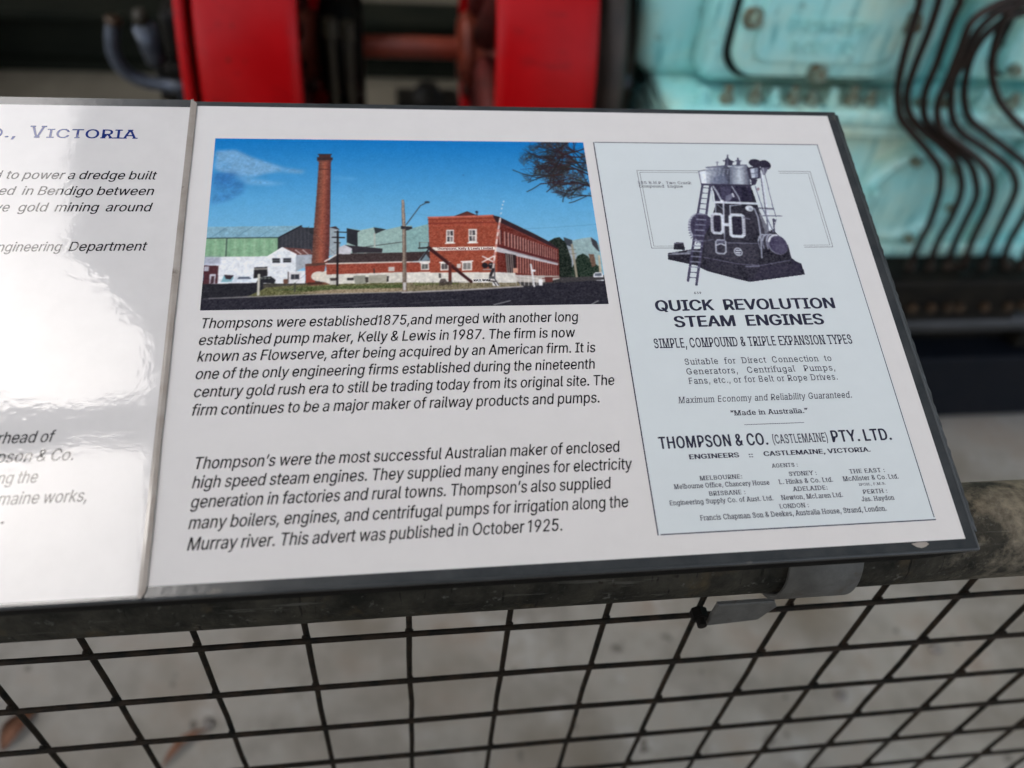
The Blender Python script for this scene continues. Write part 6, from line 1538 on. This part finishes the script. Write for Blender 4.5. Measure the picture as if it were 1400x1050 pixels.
# ================================================================ ENGINE
eng = thing("steam_engine", "mint green enamelled steam engine with bolted covers and a bank of curved copper oil pipes", "engine", (1.2, 1.2, 0))
bm = bmesh.new()
add_box(bm, .565, 2.6, 1.13, 1.8, .74, 1.75, .045, 5)
casing = obj("casing", bm, M['mint'], eng, True)
bm = bmesh.new()
add_prism_xz(bm, round_rect(.655, 1.06, .765, 1.5, .03), 1.075, 1.16, .03, 5)
add_prism_xz(bm, round_rect(1.105, 1.62, .775, 1.5, .03), 1.085, 1.16, .02, 4)
obj("door_frame", bm, M['mint'], eng, True)
def bolt(name, x, y, z, r, parent, m, L=.014):
    b_ = bmesh.new(); add_cyl(b_, (x, y, z), (x, y - L, z), r, 6, bev=r * .15); add_cyl(b_, (x, y - L, z), (x, y - L * 1.5, z), r * .55, 12)
    return sub(name, b_, m, parent)
bm = bmesh.new()
add_prism_xz(bm, round_rect(.692, .985, .795, 1.2, .045, 8), 1.045, 1.08, .008, 3)
add_prism_xz(bm, round_rect(.72, .957, .823, 1.17, .03, 8), 1.037, 1.05, .004, 2)
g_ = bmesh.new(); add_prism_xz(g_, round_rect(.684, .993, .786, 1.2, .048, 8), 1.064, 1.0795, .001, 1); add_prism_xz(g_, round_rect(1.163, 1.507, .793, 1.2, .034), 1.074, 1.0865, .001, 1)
obj("cover_shadow_line", g_, M['blackiron'], eng)  # dark rim standing in for the shadow line under the covers
cover = obj("inspection_cover", bm, M['mint'], eng, False)
for x, z in ((.706, .892), (.706, 1.06), (.841, .8075), (.970, .892), (.970, 1.06)):
    bm = bmesh.new(); add_cyl(bm, (x, 1.05, z), (x, 1.036, z), .017, 20, bev=.003); add_cyl(bm, (x, 1.036, z), (x, 1.022, z), .010, 6, bev=.001)
    sub("bolt", bm, M['rust_mint'], cover)
def emboss(s, x0, x1, z, cap, y, parent):
    V, F = glyph_mesh(s); s_ = cap / CAP
    x = V[:, 0]; x = x0 + (x - x.min()) / (x.max() - x.min()) * (x1 - x0)
    n = len(V); VV = [(a, y, z + b * s_) for a, b in zip(x, V[:, 1])] + [(a, y + .008, z + b * s_) for a, b in zip(x, V[:, 1])]
    cnt = {}
    for f in F:
        for i in range(len(f)): cnt.setdefault(tuple(sorted((f[i], f[(i + 1) % len(f)]))), []).append((f[i], f[(i + 1) % len(f)]))
    FF = list(F) + [(e[0][1], e[0][0], e[0][0] + n, e[0][1] + n) for e in cnt.values() if len(e) == 1]
    return sub("raised_lettering", (VV, [], FF), M['mint'], parent)
emboss("THOMPSON", .763, .90, .875, .021, 1.0335, cover)
emboss("& CO LTD", .778, .885, .842, .021, 1.0335, cover)
bm = bmesh.new()
add_box(bm, .60, 2.6, 1.02, 1.2, .722, .752, .010, 3)
add_box(bm, .60, 2.6, 1.035, 1.2, .690, .7215, .012, 3)
ledge = obj("flange", bm, M['mint'], eng, True)
k = 0
for x in (.66, .70, .748, .782, .815, .85, .885, .921, .955, 1.0, 1.05, 1.10, 1.16, 1.22, 1.30, 1.38, 1.46, 1.54):
    bm = bmesh.new(); h_ = .018 + .012 * ((k * 37) % 5) / 5
    add_cyl(bm, (x, 1.045, .752), (x, 1.045, .752 + h_ * .6), .0125, 6, bev=.0012); add_cyl(bm, (x, 1.045, .752 + h_ * .6), (x, 1.045, .757 + h_), .007, 10)
    sub("stud", bm, M['rust_mint'] if k % 3 else M['mint'], ledge); k += 1
bm = bmesh.new()
add_box(bm, .60, 2.6, 1.075, 1.8, .405, .689, .012, 3)
add_box(bm, .60, 2.6, 1.05, 1.2, .405, .455, .012, 3)
for x in (.78, 1.30, 1.62, 2.0): add_box(bm, x, x + .03, 1.055, 1.1, .456, .689, .008, 2)
crank = obj("crankcase", bm, M['mint'], eng, True)
cx, cz = 1.122, .560
bm = bmesh.new()
def disc_y(b_, prof, cx, cz, seg=56):
    rings = []
    for k_ in range(seg):
        a = 2 * math.pi * k_ / seg
        rings.append([b_.verts.new((cx + r * math.cos(a), y, cz + r * math.sin(a))) for y, r in prof])
    for k_ in range(seg):
        A_, B_ = rings[k_], rings[(k_ + 1) % seg]
        for i in range(len(prof) - 1): b_.faces.new((A_[i], A_[i + 1], B_[i + 1], B_[i]))
    b_.faces.new([r_[-1] for r_ in rings])
disc_y(bm, ((1.085, .108), (1.068, .106), (1.055, .100), (1.048, .092), (1.050, .084), (1.058, .078), (1.060, .070), (1.057, .03), (1.056, .006)), cx, cz)
sc = obj("round_cover", bm, M['mint'], eng, True)
for a in (50, 110, 165, 230, 290, 350):
    x, z = cx + .090 * math.cos(R(a)), cz + .090 * math.sin(R(a)); bolt("bolt", x, 1.052, z, .010, sc, M['rust_mint'] if a % 3 else M['mint'])
bm = bmesh.new(); add_prism_xz(bm, round_rect(1.17, 1.50, .80, 1.2, .03), 1.05, 1.09, .008, 3)
c2 = obj("inspection_cover", bm, M['mint'], eng)
for x, z in ((1.19, .82), (1.33, .815), (1.48, .82)): bolt("bolt", x, 1.05, z, .011, c2, M['rust_mint'])
for i, hp in enumerate(HOSES):
    bm = bmesh.new()
    top = [(1.34 + .022 * i, 1.12, 1.21), (1.34 + .022 * i, 1.055, 1.20), (1.31 + .02 * i, 1.0, 1.14), ((hp[0][0] + 1.30) / 2 + .012 * i, hp[0][1], 1.03)]
    add_tube(bm, spline(top + hp, 6), .0064, 12)
    obj("oil_pipe", bm, M['copper'], eng, True)
bm = bmesh.new(); add_box(bm, 1.085, 1.405, .955, 1.045, .335, .435, .008, 2)
add_box(bm, 1.07, 1.42, .97, 1.05, .322, .334, .002)
man = obj("oil_manifold", bm, M['blackiron'], eng)
for hp in HOSES:
    x = hp[-1][0]
    bm = bmesh.new(); add_cyl(bm, (x, 1.0, .4355), (x, 1.0, .452), .0105, 6, bev=.001); sub("union_nut", bm, M['browniron'], man)
    bm = bmesh.new(); add_cyl(bm, (x + .01, .955, .375), (x + .01, .943, .375), .010, 6, bev=.001); sub("sight_plug", bm, M['brass'], man)
# pulley side flange of the engine
bm = bmesh.new()
add_lathe_x(bm, [(.478, .03), (.478, .30), (.486, .322), (.515, .326), (.524, .318), (.524, .24), (.566, .22), (.566, .03)], 1.36, .70)
fl = obj("flywheel_flange", bm, M['browniron'], eng, True)
for k in range(12):
    a = R(30 * k + 14); y, z = 1.36 - .30 * math.cos(a), .70 + .30 * math.sin(a)
    bm = bmesh.new(); add_cyl(bm, (.524, y, z), (.538, y, z), .011, 6, bev=.001); sub("bolt", bm, M['steelblue'], fl)

sk = thing("engine_bed", "black steel bed of stacked beams on the concrete under the mint engine", "engine bed", (1.4, 1.2, 0))
bm = bmesh.new(); add_box(bm, .50, 3.2, .975, 1.9, .012, .205, .006); obj("lower_beam", bm, M['navy'], sk)
bm = bmesh.new(); add_box(bm, .50, 3.2, 1.04, 1.9, .206, .404, .004); obj("web", bm, M['blackiron'], sk)
bm = bmesh.new(); add_cyl(bm, (.50, .995, .300), (3.2, .995, .300), .024, 28); obj("round_bar", bm, M['greybar'], sk, True)
for x in (.6, 1.5, 2.5):
    bm = bmesh.new(); add_box(bm, x, x + .04, 1.0, 1.039, .21, .33, .003); obj("bar_bracket", bm, M['blackiron'], sk)

# ================================================================ PULLEYS, SHAFT, BEARINGS
AY, AZ = 1.36, .70
def wheel(x0, x1, label):
    w = thing("pulley_wheel", label, "pulley", ((x0 + x1) / 2, AY, AZ), "red belt pulleys")
    b_ = bmesh.new(); r = .370
    prof = [(x0, r - .016), (x0, r - .003), (x0 + .003, r)]
    prof += [(x0 + .003 + (x1 - x0 - .006) * i / 8, r + .004 * math.sin(math.pi * i / 8)) for i in range(1, 8)]
    prof += [(x1 - .003, r), (x1, r - .003), (x1, r - .016), (x1 - .03, r - .022), (x0 + .03, r - .022)]
    add_lathe_x(b_, prof, AY, AZ, 128)
    obj("rim", b_, M['red'], w, True)
    b_ = bmesh.new(); xm = (x0 + x1) / 2
    add_lathe_x(b_, [(x0 - .004, .022), (x0 - .004, .062), (x1 + .004, .062), (x1 + .004, .022)], AY, AZ - .01, 40)
    obj("hub", b_, M['shaft'], w, True)
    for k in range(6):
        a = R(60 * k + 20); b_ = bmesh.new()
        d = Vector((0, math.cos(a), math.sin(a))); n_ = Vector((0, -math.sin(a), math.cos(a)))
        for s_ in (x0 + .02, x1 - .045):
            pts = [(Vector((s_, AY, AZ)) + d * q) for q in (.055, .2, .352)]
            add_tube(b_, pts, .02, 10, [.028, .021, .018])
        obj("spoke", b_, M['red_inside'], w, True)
    return w
wheel(-.126, .019, "red pulley wheel left of the rusty shaft with a thin lip beside it")
wheel(.309, .465, "red pulley wheel between the rusty shaft and the mint engine")
lp = thing("belt_guard_ring", "thin dull red ring standing just left of the left red pulley", "guard ring", (-.142, AY, AZ))
bm = bmesh.new(); add_lathe_x(bm, [(-.150, .30), (-.150, .371), (-.147, .374), (-.139, .374), (-.137, .371), (-.137, .30)], AY, AZ, 128)
obj("ring", bm, M['red'], lp, True)
bm = bmesh.new(); add_lathe_x(bm, [(-.148, .05), (-.148, .299), (-.139, .299), (-.139, .05)], AY, AZ, 64); obj("web", bm, M['blackiron'], lp, True)
sh = thing("drive_shaft", "rusty red round shaft joining the two red pulleys", "shaft", (.15, AY, AZ))
bm = bmesh.new(); add_cyl(bm, (-.17, AY, .692), (.56, AY, .692), .0205, 28); obj("rod", bm, M['shaft'], sh, True)
bm = bmesh.new(); add_cyl(bm, (.278, AY, .692), (.3045, AY, .692), .058, 32, r2=.070, bev=.004); obj("collar", bm, M['shaft'], sh, True)

def pedestal(x0, x1, label, ribs, y0=1.22, y1=1.52, ztop=.60, cap=True):
    p_ = thing("bearing_pedestal", label, "bearing", ((x0 + x1) / 2, AY, 0), "shaft bearings")
    b_ = bmesh.new()
    add_box(b_, x0 - .05, x1 + .03, y0 - .08, y1 + .08, .008, .06, .006)
    add_box(b_, x0, x1, y0, y1, .0605, ztop, .012, 3)
    obj("body", b_, M['blackiron'], p_)
    b_ = bmesh.new()
    if not cap: add_box(b_, x0 + .01, x1 - .01, y0 + .02, y1 - .02, ztop + .0005, ztop + .10, .02, 3)
    else: add_cyl(b_, (x0 - .004, AY, .692), (x1 + .004, AY, .692), .092, 40, bev=.008)
    obj("bearing_cap", b_, M['blackiron'], p_, True)
    for xr, w_, zt in ribs:
        b_ = bmesh.new(); add_box(b_, xr, xr + w_, y0 - .03, y0 - .001, .061, zt, .008, 3)
        add_cyl(b_, (xr + w_ / 2, y0 - .016, zt + .0005), (xr + w_ / 2, y0 - .016, zt + .03), .013, 6)
        obj("rib", b_, M['olive'], p_)
    return p_
pedestal(.030, .098, "black bearing pedestal with olive ribs between the two red pulleys", [(.046, .014, .775), (.074, .015, .77)])
pd = pedestal(-.30, -.20, "black bearing pedestal left of the red pulleys beside a bent steel pipe", [], 1.45, 1.62, .60, False)
hk = thing("bent_pipe", "oily blue grey pipe bent up like a hook left of the red pulleys", "pipe", (-.30, 1.33, .62))
bm = bmesh.new(); add_tube(bm, spline([(-.326, 1.33, .735), (-.336, 1.33, .705), (-.338, 1.33, .672), (-.324, 1.33, .643), (-.298, 1.33, .628), (-.262, 1.33, .622), (-.225, 1.33, .618), (-.18, 1.36, .612)], 7), .0125, 14)
obj("tube", bm, M['steelblue'], hk, True)
bm = bmesh.new(); add_tube(bm, spline([(-.225, 1.33, .606), (-.235, 1.33, .56), (-.236, 1.33, .45), (-.236, 1.33, .01)], 5), .016, 12)
obj("standpipe", bm, M['navy'], hk, True)
bm = bmesh.new(); add_cyl(bm, (-.3265, 1.33, .734), (-.324, 1.33, .743), .015, 14); obj("rusty_end", bm, M['brass'], hk, True)
oc = thing("oil_cup", "shiny steel oil cup standing inside the bend of the hooked pipe", "oil cup", (-.29, 1.40, .63))
bm = bmesh.new(); add_cyl(bm, (-.286, 1.40, .630), (-.296, 1.40, .705), .019, 24, r2=.022, bev=.004); obj("cup", bm, M['steelblue'], oc, True)
bm = bmesh.new(); add_cyl(bm, (-.297, 1.40, .7055), (-.299, 1.40, .732), .016, 20, r2=.010, bev=.003); obj("lid", bm, M['olive'], oc, True)
bm = bmesh.new(); add_cyl(bm, (-.2865, 1.40, .56), (-.2862, 1.40, .6295), .008, 12); obj("stem", bm, M['blackiron'], oc, True)

gd = thing("steel_girder", "long dark greenish steel girder lying on the dirt behind the pulleys", "girder", (-.5, 2.75, 0))
bm = bmesh.new(); add_box(bm, -6, 1.2, 2.72, 2.74, .03, .175, .002); add_box(bm, -6, 1.2, 2.66, 2.84, .006, .0295, .003); add_box(bm, -6, 1.2, 2.66, 2.84, .1755, .20, .003)
obj("beam", bm, M['greensteel'], gd)
pl = thing("girder_stack", "stack of dark green steel lengths on the dirt left of the red pulleys", "girder", (-2.4, 3.1, 0))
for i, (y, z) in enumerate(((2.88, .006), (3.09, .006), (3.30, .006), (2.98, .187), (3.19, .187))):
    bm = bmesh.new(); add_box(bm, -5, -.35, y, y + .2, z, z + .18, .012); obj("length", bm, M['greensteel'], pl)
ft = thing("iron_cone", "small black iron cone on a plate on the dirt below the rusty shaft", "iron cone", (.27, 2.5, 0))
bm = bmesh.new(); add_box(bm, .17, .38, 2.42, 2.54, .006, .03, .004); add_cyl(bm, (.275, 2.48, .0305), (.275, 2.48, .07), .055, 20, r2=.035); obj("foot", bm, M['blackiron'], ft)
dk = thing("stepped_block", "dark low stepped block on the dirt far left behind the bent pipe", "block", (-1.1, 2.2, 0))
bm = bmesh.new(); add_box(bm, -1.5, -1.15, 2.35, 2.6, .006, .16, .01); add_box(bm, -1.45, -1.2, 2.4, 2.55, .1605, .30, .01); obj("block", bm, M['olive'], dk)

# ================================================================ LITTER ON THE FLOOR
def leaf(x, y, L, W, rz, label, curl=.008):
    b_ = bmesh.new(); n = 10; rows = []
    for i in range(n + 1):
        t_ = i / n; w = W * math.sin(math.pi * t_) ** .8 * (1 - .25 * t_) + .0004
        z = .006 + curl * math.sin(math.pi * t_) + .002 * mnoise.noise(Vector((i * .6, x * 9, 0)))
        cx_ = .1 * L * math.sin(math.pi * t_)
        rows.append([b_.verts.new((L * (t_ - .5), cx_ + w * s_, z + .004 * abs(s_) * (w / W) + dz)) for s_, dz in ((-1, 0), (0, 0), (1, 0))])
    for a_, c_ in zip(rows, rows[1:]):
        for k_ in range(2): b_.faces.new((a_[k_], a_[k_ + 1], c_[k_ + 1], c_[k_]))
    ext = bmesh.ops.solidify(b_, geom=b_.faces[:], thickness=.0006)
    o_ = obj("leaf", b_, M['leaf'], None, True); o_.location = (x, y, 0); o_.rotation_euler = (0, 0, rz)
    return tag(o_, label, "leaf", "dry leaves on the concrete")
leaf(-.458, .402, .075, .018, R(60), "broad curled orange brown leaf on the concrete, far left below the mesh")
leaf(-.200, .352, .085, .007, R(42), "narrow brown gum leaf on the concrete near the bottom edge, right of the broad leaf")
def pebble(x, y, r, label, m='stone'):
    b_ = bmesh.new(); bmesh.ops.create_icosphere(b_, subdivisions=2, radius=r)
    for v in b_.verts:
        v.co *= 1 + .25 * mnoise.noise(v.co * 60 + Vector((x * 10, y * 10, 0))); v.co.z *= .5
    o_ = obj("pebble", b_, M[m], None, True); o_.location = (x, y, r * .42)
    tag(o_, label, "pebble", "pebbles on the concrete")
pebble(1.119, .421, .012, "dark pebble on the concrete under the right end of the rail")
pebble(.902, .350, .011, "brown pebble on the concrete seen through the mesh below the clamp")
pebble(-.172, .389, .010, "grey pebble on the concrete just above the narrow gum leaf")
print("objects", len(scene.objects))
